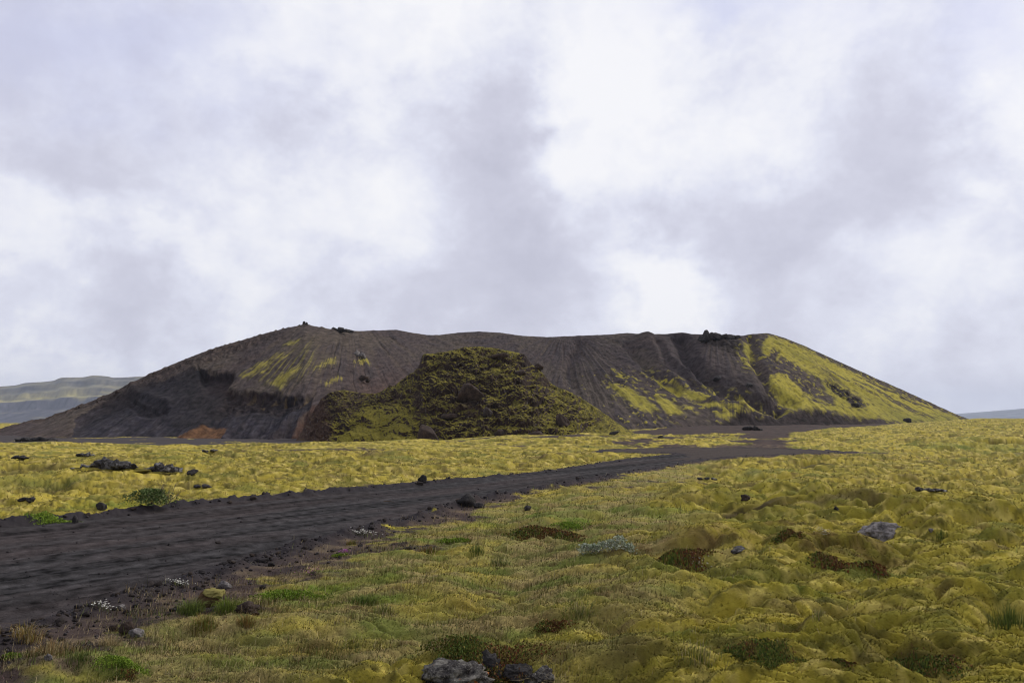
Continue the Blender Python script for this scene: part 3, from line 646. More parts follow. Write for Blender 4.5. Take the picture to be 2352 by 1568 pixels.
# silhouette: small stones and notches on the skyline
sk = sstep(0.90, 1.0, uu)
P[..., 2] += sk * (0.55 * np.clip(fbm(X3 / 0.9, X3 * 0, 3, 141), 0, 1) * (1 - sstep(800, 900, QX)) + 0.10 * fbm(X3 / 2.5, X3 * 0, 3, 142))
# colour
n1_ = fbm(X3 / 14, Z3 / 9, 4, 151)[..., None]; n2_ = fbm(X3 / 1.1, Z3 / 0.8, 3, 152)[..., None]
st = streak[..., None]; fi = fine[..., None]
hc = lerp(np.array([0.062, 0.048, 0.045]), np.array([0.050, 0.043, 0.045]), np.clip(.5 + (1.2 * st + .3 * fi) * smod[..., None], 0, 1))
hc = lerp(hc, np.array([0.076, 0.064, 0.052]), np.clip(.25 + 1.2 * n1_ - .8 * st, 0, .8))
hc = lerp(hc, np.array([0.066, 0.040, 0.033]), (np.exp(-(((QX - 880) / 90) ** 2 + ((QY - 890) / 40) ** 2)) * .9)[..., None] * np.clip(.7 + n1_, 0, 1))
hc = lerp(hc, np.array([0.040, 0.034, 0.038]), (np.exp(-(line_d([(1566, 775), (1600, 862), (1680, 905), (1790, 932)], QX, QY) / 38) ** 2) * .75)[..., None])
hc = lerp(hc, np.array([0.080, 0.072, 0.040]), (lreg * .55)[..., None] * np.clip(.5 + 1.5 * f6[..., None], 0, 1))
qn_ = fbm(QX / 40 + QY / 55, QY / 14 - QX / 60, 4, 153)[..., None]
qc = lerp(np.array([0.034, 0.031, 0.037]), np.array([0.052, 0.046, 0.047]), np.clip(.5 + qn_, 0, 1))
qfan = fan(760, 640, 60, 155, 3)[0][..., None]
qc = qc * (1 + 0.6 * qfan)
qc = lerp(qc, np.array([0.046, 0.034, 0.031]), np.clip(1.3 * n1_, 0, .8))
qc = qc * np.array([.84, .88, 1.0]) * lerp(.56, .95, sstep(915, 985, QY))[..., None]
qc = qc * (1 + .35 * fbm(X3 / .8, Z3 / .6, 3, 165)[..., None])
qc = lerp(qc, np.array([0.021, 0.019, 0.022]) * (1 + .8 * ledge[..., None]), (crescent * np.clip(.75 + ledge, 0, .95))[..., None])
qc = lerp(qc, np.array([0.022, 0.018, 0.020]), (hollow * .85 * (1 - .75 * sstep(872, 905, QY)))[..., None])
qc = lerp(qc, np.array([0.024, 0.021, 0.023]) * (1 + .5 * ledge[..., None]), (np.exp(-(((QX - 478) / 75) ** 2 + ((QY - 900) / 38) ** 2)) * .9 * (1 - hollow))[..., None])  # dark scree and the hollow's shadowed surround, both put into the colour
qc = lerp(qc, np.array([0.024, 0.020, 0.021]) * (1 + ledge[..., None]), (cliff * np.clip(.55 + 1.6 * ledge, 0, .95))[..., None])
qc = lerp(qc, np.array([0.10, 0.075, 0.042]), (cliff * np.clip(2.4 * fbm(X3 / 1.3 + 9, Z3 / 1.6, 4, 166) - .25, 0, .8) * sstep(540, 590, QX) * (1 - sstep(918, 935, QY)))[..., None])
sweep = np.exp(-(line_d(Q1([(835, 250), (800, 320), (830, 390), (900, 430), (860, 480), (740, 470)]), QX + 2 * wsx, QY + 2 * wsy) / 17) ** 2)
qc = lerp(qc, np.array([0.019, 0.0175, 0.0195]) * (1 + .7 * ledge[..., None]), (sweep * .8)[..., None])
qc = lerp(qc, np.array([0.052, 0.034, 0.029]), (np.exp(-(((QX - 560) / 60) ** 2 + ((QY - 885) / 22) ** 2)) * .7)[..., None])
rust = 1 - sstep(-4, 3, poly_sd(Q1([(690, 562), (780, 528), (852, 488), (900, 480), (948, 490), (925, 535), (930, 565)]), QX + wsx, QY + wsy))
qc = lerp(qc, np.array([0.12, 0.066, 0.034]), np.clip(rust * 1.4, 0, .9)[..., None])
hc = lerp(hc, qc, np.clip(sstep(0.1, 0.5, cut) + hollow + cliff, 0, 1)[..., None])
redscree = 1 - sstep(-10, 8, poly_sd([(712, 935), (760, 930), (800, 960), (770, 1035), (655, 1035), (680, 975)], QX + wqx, QY + wqy))
hc = lerp(hc, np.array([0.066, 0.038, 0.029]) * (1 + .5 * n1_), (redscree * .9)[..., None])
hc = lerp(hc, np.array([0.022, 0.017, 0.017]) * (1 + .5 * n2_), ex[..., None] * .97)
hc = lerp(hc, np.array([0.026, 0.022, 0.021]), np.clip(crag * .7 + darkrock * .9 + crag2 * np.clip(n2_[..., 0] * 2, 0, 1), 0, .9)[..., None])
hc = lerp(hc, np.array([0.058, 0.046, 0.040]), (lrid * .7)[..., None])
hc = hc * np.array([.95, .89, .86]) * (1 + 0.6 * n2_ + .35 * fbm(X3 / .45, Z3 / .4, 2, 156)[..., None])
mc = lerp(np.array([0.35, 0.295, 0.045]), np.array([0.22, 0.195, 0.032]), np.clip(.35 + 1.0 * n1_ + .6 * fi, 0, 1))
mc = lerp(mc, np.array([0.15, 0.15, 0.035]), (sstep(1900, 2150, QX) * sstep(930, 965, QY) * .5)[..., None])
hc = lerp(hc, mc, (moss_h * np.clip(.94 + .9 * np.clip(n2_[..., 0], -1, 0), 0, 1))[..., None])
# far side of the rim, going down to the plain behind, and a skirt below the ground at the foot
last = P[-1]
k = np.linspace(0, 1, NB + 1)[1:, None, None]
back = np.broadcast_to(last[None], (NB, *last.shape)).copy()
hgt = (last[:, 2] + 6)[None, :]
kk = k[..., 0]
back[..., 1] += kk * hgt * 2.1 + kk * 4
back[..., 0] *= 1 + kk * 0.02
back[..., 2] -= kk ** 1.25 * hgt + 0.25 * (1 - kk) * kk
skirt = P[0].copy()[None]; skirt[..., 2] -= 5; skirt[..., 1] -= 1.0
SURF_CRATER = P
PA = np.concatenate([skirt, P, back]); CA = np.concatenate([hc[:1], hc, np.repeat(hc[-1:], NB, 0)])
tag(build_mesh('crater', PA.reshape(-1, 3), grid_faces(PA.shape[0], PA.shape[1]), np.clip(CA.reshape(-1, 3), 0.004, .8), M_HILL), kind='structure')

# ------------------------------------------------------------------ lava mound in the breach
MC = [(640, 1035), (668, 1022), (690, 996), (712, 955), (742, 914), (790, 896), (830, 902), (860, 903), (900, 888), (930, 866), (958, 846), (972, 818), (990, 812), (1040, 803), (1090, 797), (1130, 798), (1180, 807), (1203, 815), (1218, 832), (1240, 850), (1262, 876), (1290, 892), (1325, 908), (1360, 930), (1395, 953), (1425, 975), (1460, 995), (1560, 1012)]
MB_ = [(640, 1040), (765, 1029), (900, 1030), (1000, 1028), (1150, 1020), (1250, 1012), (1400, 1004), (1560, 1006)]
MDB = [(640, 124), (800, 114), (1000, 106), (1150, 104), (1300, 106), (1450, 112), (1560, 118)]
MDC = [(640, 128), (760, 134), (950, 136), (1100, 136), (1250, 133), (1400, 126), (1560, 121)]
mx = np.arange(642, 1558, 1.1)
mb_, mcr = smooth_interp(MB_, mx), smooth_interp(MC, mx)
mdb, mdc = smooth_interp(MDB, mx), smooth_interp(MDC, mx)
B = np.stack(at_dist(mx, mb_, mdb), -1); Cr = np.stack(at_dist(mx, mcr, mdc), -1)
NU2 = 400
u = np.linspace(0, 1, NU2)[:, None, None]; uu = u[..., 0]
P = B[None] * (1 - u) + Cr[None] * u
hh = (Cr[:, 2] - B[:, 2])[None, :]
P[..., 2] += (0.09 * hh) * np.sin(np.pi * uu) * (0.4 + .6 * uu)                               # rounded shoulder
QX, QY = project(P[..., 0], P[..., 1], P[..., 2])
X3, Y3, Z3 = P[..., 0].copy(), P[..., 1].copy(), P[..., 2].copy()
wx3 = 0.9 * fbm(X3 / 3.2, Z3 / 2.4, 3, 201); wz3 = 0.9 * fbm(X3 / 3.2 + 31, Z3 / 2.4, 3, 202)
edge = sstep(0, .03, uu) * lerp(1, .35, sstep(.93, 1.0, uu))
smoothfoot = (1 - sstep(-30, 30, poly_sd([(765, 1040), (770, 985), (860, 925), (930, 930), (955, 1000), (1000, 1030)], QX, QY)))
rough = 1 - .5 * smoothfoot
rel = 1.5 * fbm((X3 + wx3) / 5.5, (Z3 + wz3) / 2.6, 3, 203) + rough * (0.8 * fbm((X3 + wx3) / 2.4, (Z3 + wz3) / 1.3, 5, 204, .62) + .30 * (np.abs(perlin((X3 + wx3) / .9, (Z3 + wz3) / .5, 205)) * 1.7 - .4)) + .16 * fbm(X3 / .42, Z3 / .30, 3, 206) * rough
tz = Z3 / 1.5 + 0.9 * fbm(X3 / 4, Z3 / 3, 3, 207)                                             # ledges
rel = rel + rough * 0.55 * (np.abs((tz % 1.0) - .5) * 2 - .5)
cave = np.exp(-(((QX - 1075) / 34) ** 2 + ((QY - 912) / 24) ** 2) ** 2)
rel = rel - 1.6 * cave - 1.0 * np.exp(-(((QX - 1075) / 60) ** 2 + ((QY - 952) / 9) ** 2))
rel = rel * edge * np.clip(hh / 6, .15, 1)
P[..., 1] -= rel * .66; P[..., 2] += rel * .50
dPu = np.gradient(P, axis=0); dPx = np.gradient(P, axis=1)
N = np.cross(dPx, dPu); N /= np.linalg.norm(N, axis=-1, keepdims=True) + 1e-9
nz = N[..., 2]
n2_ = fbm(X3 / .7, Z3 / .5, 3, 211); n1_ = fbm(X3 / 5, Z3 / 3.5, 3, 212)
n4_ = fbm(X3 / .30, Z3 / .2, 3, 215)
mossm = sstep(0.44, 0.58, -.20 * (1 - sstep(880, 940, QX)) * (1 - sstep(940, 975, QY)) + nz + .26 * n2_ + .26 * n1_ + .16 * n4_ + .16 * smoothfoot - .09 + .20 * fbm(X3 / 2.2, Z3 / 1.4, 3, 216) + .10 * sstep(960, 1010, QY)) * (1 - .95 * cave)
redpart = 1 - sstep(-12, 14, poly_sd([(640, 1040), (690, 940), (740, 905), (758, 960), (765, 1040)], QX + 14 * n1_, QY + 8 * n2_))
rock = lerp(np.array([0.030, 0.021, 0.018]), np.array([0.056, 0.038, 0.031]), np.clip(.4 + n1_ + .6 * n2_, 0, 1)[..., None])
rock = lerp(rock, np.array([0.060, 0.036, 0.028]), redpart[..., None] * .9)
rock = lerp(rock, np.array([0.20, 0.18, 0.165]), np.clip(3.0 * fbm(X3 / .3, Z3 / .25, 2, 213) - 1.75, 0, .6)[..., None])
mossc = lerp(np.array([0.185, 0.155, 0.026]), np.array([0.070, 0.060, 0.016]), np.clip(.50 + 1.2 * n2_ + .7 * n1_ + .9 * n4_, 0, 1)[..., None])
mossc = lerp(mossc, np.array([0.235, 0.20, 0.032]), (smoothfoot * .35 * np.clip(.6 + n1_ + n2_, 0, 1.2) + .4 * sstep(985, 1010, QY) * np.clip(.5 + n1_, 0, 1))[..., None])
mossm = mossm * (1 - .92 * redpart * sstep(.0, .3, .5 + n1_))
rock = rock * (1 + .6 * n4_[..., None])
mcol = lerp(rock, mossc, mossm[..., None])
last = P[-1]; NB2 = 60
kk = np.linspace(0, 1, NB2 + 1)[1:, None]
back = np.broadcast_to(last[None], (NB2, *last.shape)).copy()
hgt = (last[:, 2] + 3)[None, :]
back[..., 1] += kk * hgt * 1.8
back[..., 2] -= kk ** 1.5 * hgt - .5 * fbm(back[..., 0] / 2, back[..., 1] / 2, 3, 214) * kk * (1 - kk) * 4
skirt = P[0].copy()[None]; skirt[..., 2] -= 4; skirt[..., 1] -= .6
SURF_MOUND = P
PA = np.concatenate([skirt, P, back]); CA = np.concatenate([mcol[:1], mcol, np.repeat(mcol[-1:], NB2, 0)])
tag(build_mesh('lava_mound', PA.reshape(-1, 3), grid_faces(PA.shape[0], PA.shape[1]), np.clip(CA.reshape(-1, 3), 0.004, .8), M_MOUND), kind='structure')

# ------------------------------------------------------------------ distant fells
def fell(name, crest, base, dist_c, dist_b, step, rows, colour, seed, reliefm):
    fx = np.arange(crest[0][0], crest[-1][0], step)
    yc, yb = smooth_interp(crest, fx), interp(base, fx)
    B = np.stack(at_dist(fx, yb, np.full(fx.shape, float(dist_b))), -1); C_ = np.stack(at_dist(fx, yc, np.full(fx.shape, float(dist_c))), -1)
    u = np.linspace(0, 1, rows)[:, None]
    # scree, cliff band, upper shelf
    u0 = u; u = np.clip(u + .03 * fbm(fx[None] / 34 + 0 * u, 0 * fx[None] + u * 3, 4, seed + 30) * np.sin(np.pi * u), 0, 1)
    prof = np.interp(u, [0, .42, .50, .62, .68, .80, .84, .95, 1.0], [0, .30, .52, .56, .72, .78, .90, .95, 1.0])
    g = u0 ** 0.9
    P = np.empty((rows, len(fx), 3))
    P[..., 0] = lerp(B[:, 0], C_[:, 0], g); P[..., 1] = lerp(B[:, 1], C_[:, 1], g); P[..., 2] = lerp(B[:, 2], C_[:, 2], prof)
    u = u0
    H = (C_[:, 2] - B[:, 2])[None]
    gul = np.abs(perlin(P[..., 0] / (reliefm * 5) + .6 * perlin(P[..., 0] / (reliefm * 16), P[..., 1] / 600, seed + 3), P[..., 1] / (reliefm * 40), seed)) + .5 * np.abs(perlin(P[..., 0] / (reliefm * 2), P[..., 1] / (reliefm * 18), seed + 1))
    P[..., 1] += gul * reliefm * 1.6 * np.sin(np.pi * u)
    P[..., 2] += fbm(P[..., 0] / (reliefm * 8), P[..., 1] / (reliefm * 8), 4, seed + 2) * reliefm * .10 * np.sin(np.pi * u)
    c = colour(P, u, H, seed)
    back = P[-1][None].copy(); back[..., 1] += dist_c * .25; back[..., 2] -= H * .6
    sk = P[0][None].copy(); sk[..., 2] -= 60; sk[..., 1] -= 40
    PA = np.concatenate([sk, P, back]); CA = np.concatenate([c[:1], c, c[-1:]])
    return tag(build_mesh(name, PA.reshape(-1, 3), grid_faces(PA.shape[0], PA.shape[1]), np.clip(CA.reshape(-1, 3), .004, .8), M_FAR), kind='structure')
def fell_colour(P, u, H, seed):
    n = fbm(P[..., 0] / 260, P[..., 1] / 160 + P[..., 2] / 30, 4, seed + 20)[..., None]; m = fbm(P[..., 0] / 40, P[..., 1] / 200, 3, seed + 21)[..., None]
    uu = np.broadcast_to(u, P.shape[:2])[..., None] + .075 * fbm(P[..., 0] / 420, P[..., 1] / 900, 4, seed + 23)[..., None]
    rock = np.array([0.050, 0.047, 0.055]) * (1 + 1.0 * m + .5 * n)
    moss = np.array([0.33, 0.28, 0.09]) * (1 + .5 * m)
    g = np.clip(sstep(.50, .56, uu) * (1 - .55 * sstep(.64, .70, uu)) * (1 - .5 * sstep(.80, .86, uu) * (1 - sstep(.90, .97, uu))), 0, 1) * np.clip(.75 + 1.0 * n, 0, 1)
    g = np.maximum(g, np.clip(.9 * n - .05, 0, .35) * (uu < .42))
    return lerp(rock, moss, g)
fell('mountain', [(-1500, 930), (-900, 905), (-400, 895), (-100, 889), (0, 887), (32, 885), (60, 879), (95, 877), (122, 874), (142, 867), (190, 866), (215, 862), (245, 864), (262, 867), (340, 864), (420, 868), (520, 880), (650, 905), (760, 940), (820, 968)], [(-1500, 970), (820, 971)], 4600, 3900, 2.0, 130, fell_colour, 301, 40)
def fog_colour(P, u, H, seed):
    n = fbm(P[..., 0] / 500, P[..., 1] / 300, 4, seed + 20)[..., None]
    return np.array([0.05, 0.055, 0.06]) * (1 + .8 * n)
fell('mountain', [(2080, 972), (2160, 962), (2230, 951), (2300, 944), (2352, 938), (2450, 930), (2700, 920), (3200, 915), (3700, 930), (4000, 960)], [(2080, 974), (4000, 974)], 9300, 8200, 4.0, 90, fog_colour, 331, 90)
# ------------------------------------------------------------------ ground cover: moss fuzz and grass
def blade_tris(x, y, z, h, w, lean, leandir, col):
    """one triangle per shoot"""
    n = len(x); a = rng.uniform(0, np.pi, n)
    dx, dy = np.cos(a) * w / 2, np.sin(a) * w / 2
    V = np.empty((n, 3, 3), np.float32)
    V[:, 0] = np.stack([x - dx, y - dy, z], -1); V[:, 1] = np.stack([x + dx, y + dy, z], -1)
    V[:, 2] = np.stack([x + np.cos(leandir) * lean * h, y + np.sin(leandir) * lean * h, z + h], -1)
    return V.reshape(-1, 3), np.arange(3 * n, dtype=np.int32).reshape(-1, 3), np.repeat(col, 3, 0)
def blade_bent(x, y, z, h, w, lean, leandir, col):
    """three triangles per grass blade, bending over towards the tip"""
    n = len(x); a = leandir + np.pi / 2 + rng.normal(0, .5, n)
    px_, py_ = np.cos(a) * w / 2, np.sin(a) * w / 2
    lx, ly = np.cos(leandir) * lean * h, np.sin(leandir) * lean * h
    V = np.empty((n, 5, 3), np.float32)
    V[:, 0] = np.stack([x - px_, y - py_, z - .01], -1); V[:, 1] = np.stack([x + px_, y + py_, z - .01], -1)
    mx_, my_, mz_ = x + lx * .3, y + ly * .3, z + h * .6
    V[:, 2] = np.stack([mx_ - px_ * .7, my_ - py_ * .7, mz_], -1); V[:, 3] = np.stack([mx_ + px_ * .7, my_ + py_ * .7, mz_], -1)
    V[:, 4] = np.stack([x + lx, y + ly, z + h * (1 - .3 * np.clip(lean, 0, 1.5))], -1)
    b = (np.arange(n, dtype=np.int32) * 5)[:, None]
    Fc = np.concatenate([b + [0, 1, 3], b + [0, 3, 2], b + [2, 3, 4]], 1).reshape(-1, 3)
    return V.reshape(-1, 3), Fc, np.repeat(col, 5, 0)
def sample(n, r0, r1, amax=46, power=1.0):
    uinv = rng.uniform(1 / r1 ** power, 1 / r0 ** power, n)
    r = uinv ** (-1 / power); a = np.radians(rng.uniform(-amax, amax, n))
    return r * np.sin(a), r * np.cos(a), r
# moss shoots
x, y, r = sample(900000, 4.6, 48)
z, c, sdr, gr, ba, ho, nn = lookup(x, y)
keep = (sdr > .25) & (rng.random(len(x)) > ba * 1.1) & (ho < .22) & (rng.random(len(x)) > .45 * gr)
x, y, z, c, r, gr, nn = x[keep], y[keep], z[keep], c[keep], r[keep], gr[keep], nn[keep]
n = len(x)
s = (r / 9) ** .8
h = 0.019 * s * rng.uniform(.4, 1.5, n); w = 0.008 * s * rng.uniform(.6, 1.4, n)
cc = c * rng.uniform(.70, 1.65, n)[:, None] * (1 + rng.normal(0, .06, (n, 3)))
cc = cc * (1 + .55 * fbm(x / .22, y / .16, 3, 405))[:, None]
old = rng.random(n) < .16 + .5 * np.clip(fbm(x / .3, y / .14, 2, 406), 0, 1)
cc[old] = cc[old] * [.42, .42, .7]
v, f, k_ = blade_tris(x, y, z - .002, h, w, rng.uniform(.5, 2.2, n), rng.uniform(0, 2 * np.pi, n), np.clip(cc, .004, .7))
mo = build_mesh('moss', v, f, k_, M_BLADE, smooth=True)
nn = nn + rng.normal(0, .30, nn.shape); nn /= np.linalg.norm(nn, axis=1)[:, None]
set_normals(mo, np.repeat(nn, 3, 0))
tag(mo, kind='stuff')
# grass and dead straw between the road and the moss
x, y, r = sample(330000, 4.6, 36)
z, c, sdr, gr, ba, ho, nn = lookup(x, y)
clump = fbm(x / .8, y / .5, 3, 401)
dens = np.clip(gr * (.55 + .9 * clump) - .25 * ba, 0, 1) + .025 * (sdr > .6) + .75 * np.exp(-((sdr - 1.3) / .7) ** 2) * (ba > .2) * np.clip(-.05 + 2.0 * fbm(x / .5, y / .4, 3, 402), 0, 1)
dens = dens + .5 * patches(GREEN_W, x, y, 0 * x, 0 * x) * (r < 30)
keep = (rng.random(len(x)) < dens) & (sdr > .2)
x, y, z, c, r, gr, sdr, ba, nn = x[keep], y[keep], z[keep], c[keep], r[keep], gr[keep], sdr[keep], ba[keep], nn[keep]
n = len(x)
green = .07 + fbm(x / 1.1, y / .55, 3, 403) + rng.normal(0, .22, n) - .18 * (ba > .25)
straw = np.array([.40, .32, .175]) * rng.uniform(.6, 1.35, n)[:, None]
fresh = np.array([.15, .19, .045]) * rng.uniform(.6, 1.4, n)[:, None]
bronze = np.array([.24, .155, .065]) * rng.uniform(.6, 1.3, n)[:, None]
cc = lerp(straw, fresh, sstep(-.02, .22, green)[:, None]); cc = np.where((rng.random(n) < .16)[:, None], bronze, cc)
s = np.clip(r / 9, .8, 3) ** .55
h = s * rng.gamma(5, .017, n) * (.75 + .6 * np.clip(clump[keep], 0, 1)); w = .0034 * s ** 1.3 * rng.uniform(.7, 1.3, n)
v, f, k_ = blade_bent(x, y, z, h, w, rng.gamma(2.5, .42, n), rng.normal(.15, 1.2, n), np.clip(cc, .004, .7))
go = build_mesh('grass', v, f, k_, M_BLADE, smooth=True)
nn = nn + rng.normal(0, .35, nn.shape); nn /= np.linalg.norm(nn, axis=1)[:, None]
set_normals(go, np.repeat(nn, 5, 0))
tag(go, kind='stuff')

# ------------------------------------------------------------------ rocks
_ico = {}
def ico(sub):
    if sub not in _ico:
        bm = bmesh.new(); bmesh.ops.create_icosphere(bm, subdivisions=sub, radius=1)
        _ico[sub] = (np.array([v.co[:] for v in bm.verts]), np.array([[v.index for v in f.verts] for f in bm.faces], np.int32)); bm.free()
    return _ico[sub]
def noise3(p, scale, seed, octs=4):
    off = Vector((seed * 3.17, seed * 1.7, -seed * 2.3))
    return np.array([mnoise.fractal(Vector(q) * scale + off, 0.9, 2.1, octs) for q in p])
def rock_verts(seed, size, sub=4, cuts=12, rough=.16, flat=.55):
    d, f = ico(sub); g = np.random.default_rng(seed)
    rad = np.full(len(d), 1.15)
    for _ in range(cuts):
        n = g.normal(size=3); n /= np.linalg.norm(n)
        dd = d @ n
        rad = np.minimum(rad, np.where(dd > .05, g.uniform(.55, .95) / np.maximum(dd, .05), 9))
    p = d * rad[:, None]
    p = p * (1 + rough * noise3(p, 1.3, seed, 5) + rough * .45 * noise3(p, 4.5, seed + 50, 4))[:, None]
    return p * np.asarray(size) * .5, f
def join(parts):
    V, Fc, o = [], [], 0
    for v, f in parts:
        V.append(v); Fc.append(f + o); o += len(v)
    return np.concatenate(V), np.concatenate(Fc)
def rot(v, rz=0, ry=0, rx=0):
    for ang, (i, j) in ((rx, (1, 2)), (ry, (0, 2)), (rz, (0, 1))):
        if ang:
            c, s = math.cos(ang), math.sin(ang); w = v.copy()
            w[:, i] = c * v[:, i] - s * v[:, j]; w[:, j] = s * v[:, i] + c * v[:, j]; v = w
    return v
def thing_mesh(name, v, f, mat, loc, label, cat, group=None, col=None, smooth=True):
    o = build_mesh(name, v, f, col, mat, smooth)
    o.location = loc
    return tag(o, label, cat, group)
_surf = {}
def on_surface(which, px, py):
    P_, = (globals()['SURF_' + which],)
    qx, qy = project(P_[..., 0], P_[..., 1], P_[..., 2])
    d = (qx - px) ** 2 + (qy - py) ** 2
    d = d + 0.002 * (P_[..., 1] - P_[..., 1].min())
    i = np.unravel_index(np.argmin(d), d.shape)
    return Vector(P_[i])
def rock(px, py, wpx, hpx, mat, label, seed, name='boulder', cat='boulder', sub=4, cuts=12, rough=.16, depth=.8, sink=.28, rz=0, ry=0, surf=None, group=None):
    """py is the foot of the rock in the picture"""
    p = on_surface(surf, px, py) if surf else hit(px, py)
    k = p.y / FPX
    sx, sz = wpx * k, hpx * k
    v, f = rock_verts(seed, (sx * 1.08, sx * depth, sz / (1 - sink) * 1.08), sub, cuts, rough)
    v = rot(v, rz, ry)
    v[:, 2] += sz * .5 - sz * sink * .5
    return thing_mesh(name, v, f, mat, (p.x, p.y + sx * depth * .25, p.z), label, cat, group)
def outcrop(px, py, lumps, mat, label, seed, name='rock_outcrop', cat='rock outcrop', surf=None, sub=4, rough=.26, cap=None):
    """several joined lumps: (dx, foot dy, width, height) in picture units"""
    p = on_surface(surf, px, py) if surf else hit(px, py)
    k = p.y / FPX; parts = []
    for i, (dx, dy, w_, h_) in enumerate(lumps):
        v, f = rock_verts(seed + i * 7, (w_ * k * 1.1, w_ * k * .8, h_ * k * 1.5), sub, 11, rough)
        v = rot(v, random.uniform(-.6, .6), random.uniform(-.25, .25))
        v += [dx * k, random.uniform(-.15, .15) * w_ * k + dy * k * .5, h_ * k * .38 - dy * k]
        parts.append((v, f))
    v, f = join(parts)
    o = thing_mesh(name, v, f, mat, p, label, cat)
    if cap:
        parts = []
        for i, (dx, dy, w_, h_) in enumerate(cap):
            v, f = rock_verts(seed + 300 + i, (w_ * k * 1.1, w_ * k * .9, h_ * k * 1.6), 4, 4, .16)
            v += [dx * k, -.12 * w_ * k, h_ * k * .2 - dy * k]; parts.append((v, f))
        v, f = join(parts)
        nz_ = fbm(v[:, 0] / .25, v[:, 1] / .25 + v[:, 2] * 3, 3, seed)[:, None]
        build_mesh('moss_cover', v, f, np.clip(lerp(np.array([.16, .135, .022]), np.array([.075, .06, .018]), np.clip(.5 + nz_, 0, 1)), .004, .7), M_GROUND, True, o)
    return o, p, k

# right-hand moss
rock(2036, 1240, 90, 34, M_ROCK_GREY, 'large pale grey lichened boulder sunk in the yellow moss at right', 11, sub=5, cuts=8, rough=.20, sink=.40, ry=-.2)
rock(2140, 1222, 11, 6, M_ROCK_GREY, 'tiny grey stone just right of the large pale boulder', 12, 'stone', 'stone', 3)
rock(1922, 1173, 13, 9, M_ROCK_LICHEN, 'small white crusted stone on the moss above the large pale boulder', 13, 'stone', 'stone', 3)
rock(1693, 1268, 40, 9, M_ROCK_LICHEN, 'flat slanting grey slab half hidden by moss left of the pale boulder', 14, 'stone_slab', 'stone slab', 4, ry=.35)
outcrop(2138, 1126, [(-24, 0, 18, 6), (-6, 1, 22, 5), (14, 1, 24, 5), (28, 3, 14, 4)], M_ROCK_LICHEN, 'low broken line of pale rock showing through the moss on the right', 15)
outcrop(1620, 1101, [(-14, 0, 18, 5), (4, 0, 16, 4), (20, 1, 14, 4)], M_ROCK_LICHEN, 'low grey rock edge in the moss right of the road junction', 16, sub=3)
rock(1715, 1148, 20, 10, M_ROCK_BROWN, 'dark brown lump added as the dark side of a moss tuft behind the right moss hummock', 18, 'clod', 'clod', 4, rough=.35, sink=.45)  # lump put in to give a moss tuft its dark side
# beside the road
rock(1070, 1163, 36, 24, M_ROCK_DARK, 'slanting dark wedge shaped boulder on the near edge of the gravel road', 21, cuts=9, sub=4, ry=-.3, rough=.10)
rock(1100, 1166, 22, 11, M_ROCK_DARK, 'low dark stone right behind the wedge shaped roadside boulder', 22, 'stone', 'stone', 3)
rock(971, 1107, 20, 13, M_ROCK_DARK, 'squarish black boulder on the far edge of the gravel road', 23, sub=4, cuts=7, rough=.07)
rock(1211, 1172, 16, 13, M_ROCK_DARK, 'small jagged black rock in the grass near the road', 24, sub=3)
rock(172, 1201, 13, 14, M_ROCK_DARK, 'upright dark stone on the far verge at left', 25, 'stone', 'stone', 3)
rock(232, 1172, 26, 15, M_ROCK_DARK, 'dark clod at the moss edge left of the green shrub', 26, 'clod', 'clod', 3)
rock(387, 1253, 8, 6, M_ROCK_DARK, 'single black pebble lying in the middle of the road', 27, 'stone', 'stone', 3)
# left outcrops
outcrop(236, 1078, [(-62, 4, 30, 8), (-36, 3, 40, 14), (-12, 2, 38, 20), (6, 0, 38, 26), (26, -1, 36, 20), (48, -3, 42, 13), (68, -4, 28, 11), (-84, 6, 26, 7)], M_ROCK_LICHEN, 'largest jagged lava outcrop, pale crusted, in the moss at left', 31, cap=[(-50, 6, 50, 9), (-80, 8, 36, 6), (-22, 6, 44, 8), (16, 6, 40, 7), (56, 3, 44, 6), (84, 3, 40, 5)])
outcrop(374, 1084, [(-44, 3, 24, 10), (-28, 3, 30, 15), (-10, 1, 32, 18), (10, 0, 30, 16), (26, 2, 26, 13), (42, 3, 24, 9)], M_ROCK_LICHEN, 'second lava outcrop right of the largest one in the left moss', 32, cap=[(-34, 6, 44, 8), (2, 6, 46, 7), (40, 6, 40, 6), (64, 5, 34, 5)])
rock(440, 1090, 24, 10, M_ROCK_DARK, 'dark mossy lump at the right end of the second outcrop', 33, sub=4)
outcrop(196, 1047, [(-10, 0, 18, 6), (6, 0, 16, 8), (16, 1, 12, 5)], M_ROCK_LICHEN, 'small grey outcrop behind the largest outcrop at left', 34, sub=3)
outcrop(47, 1053, [(-14, 0, 18, 6), (2, 0, 20, 6), (16, 1, 12, 4)], M_ROCK_DARK, 'small dark ledge in the moss at the left edge', 35, sub=3)
outcrop(466, 1120, [(-14, 0, 18, 5), (4, 0, 20, 6), (16, 2, 12, 4)], M_ROCK_DARK, 'thin dark ledge in the moss behind the road at left', 36, sub=3)
outcrop(64, 1150, [(-12, 1, 18, 7), (8, 0, 22, 9), (-28, 4, 12, 6)], M_ROCK_DARK, 'dark torn lump in the moss slope at far left', 37, sub=3)
outcrop(482, 1038, [(-10, 0, 18, 4), (8, 0, 16, 5)], M_ROCK_LICHEN, 'pale grey rock speck on the crest of the moss ridge', 38, sub=3)
# quarry floor
outcrop(82, 1013, [(-40, 0, 22, 7), (-24, 0, 26, 8), (-4, 0, 26, 9), (16, 0, 26, 9), (36, 1, 24, 7)], M_ROCK_DARK, 'long low heap of black rubble on the quarry floor at left', 39, 'rubble_heap', 'rubble heap', sub=3)
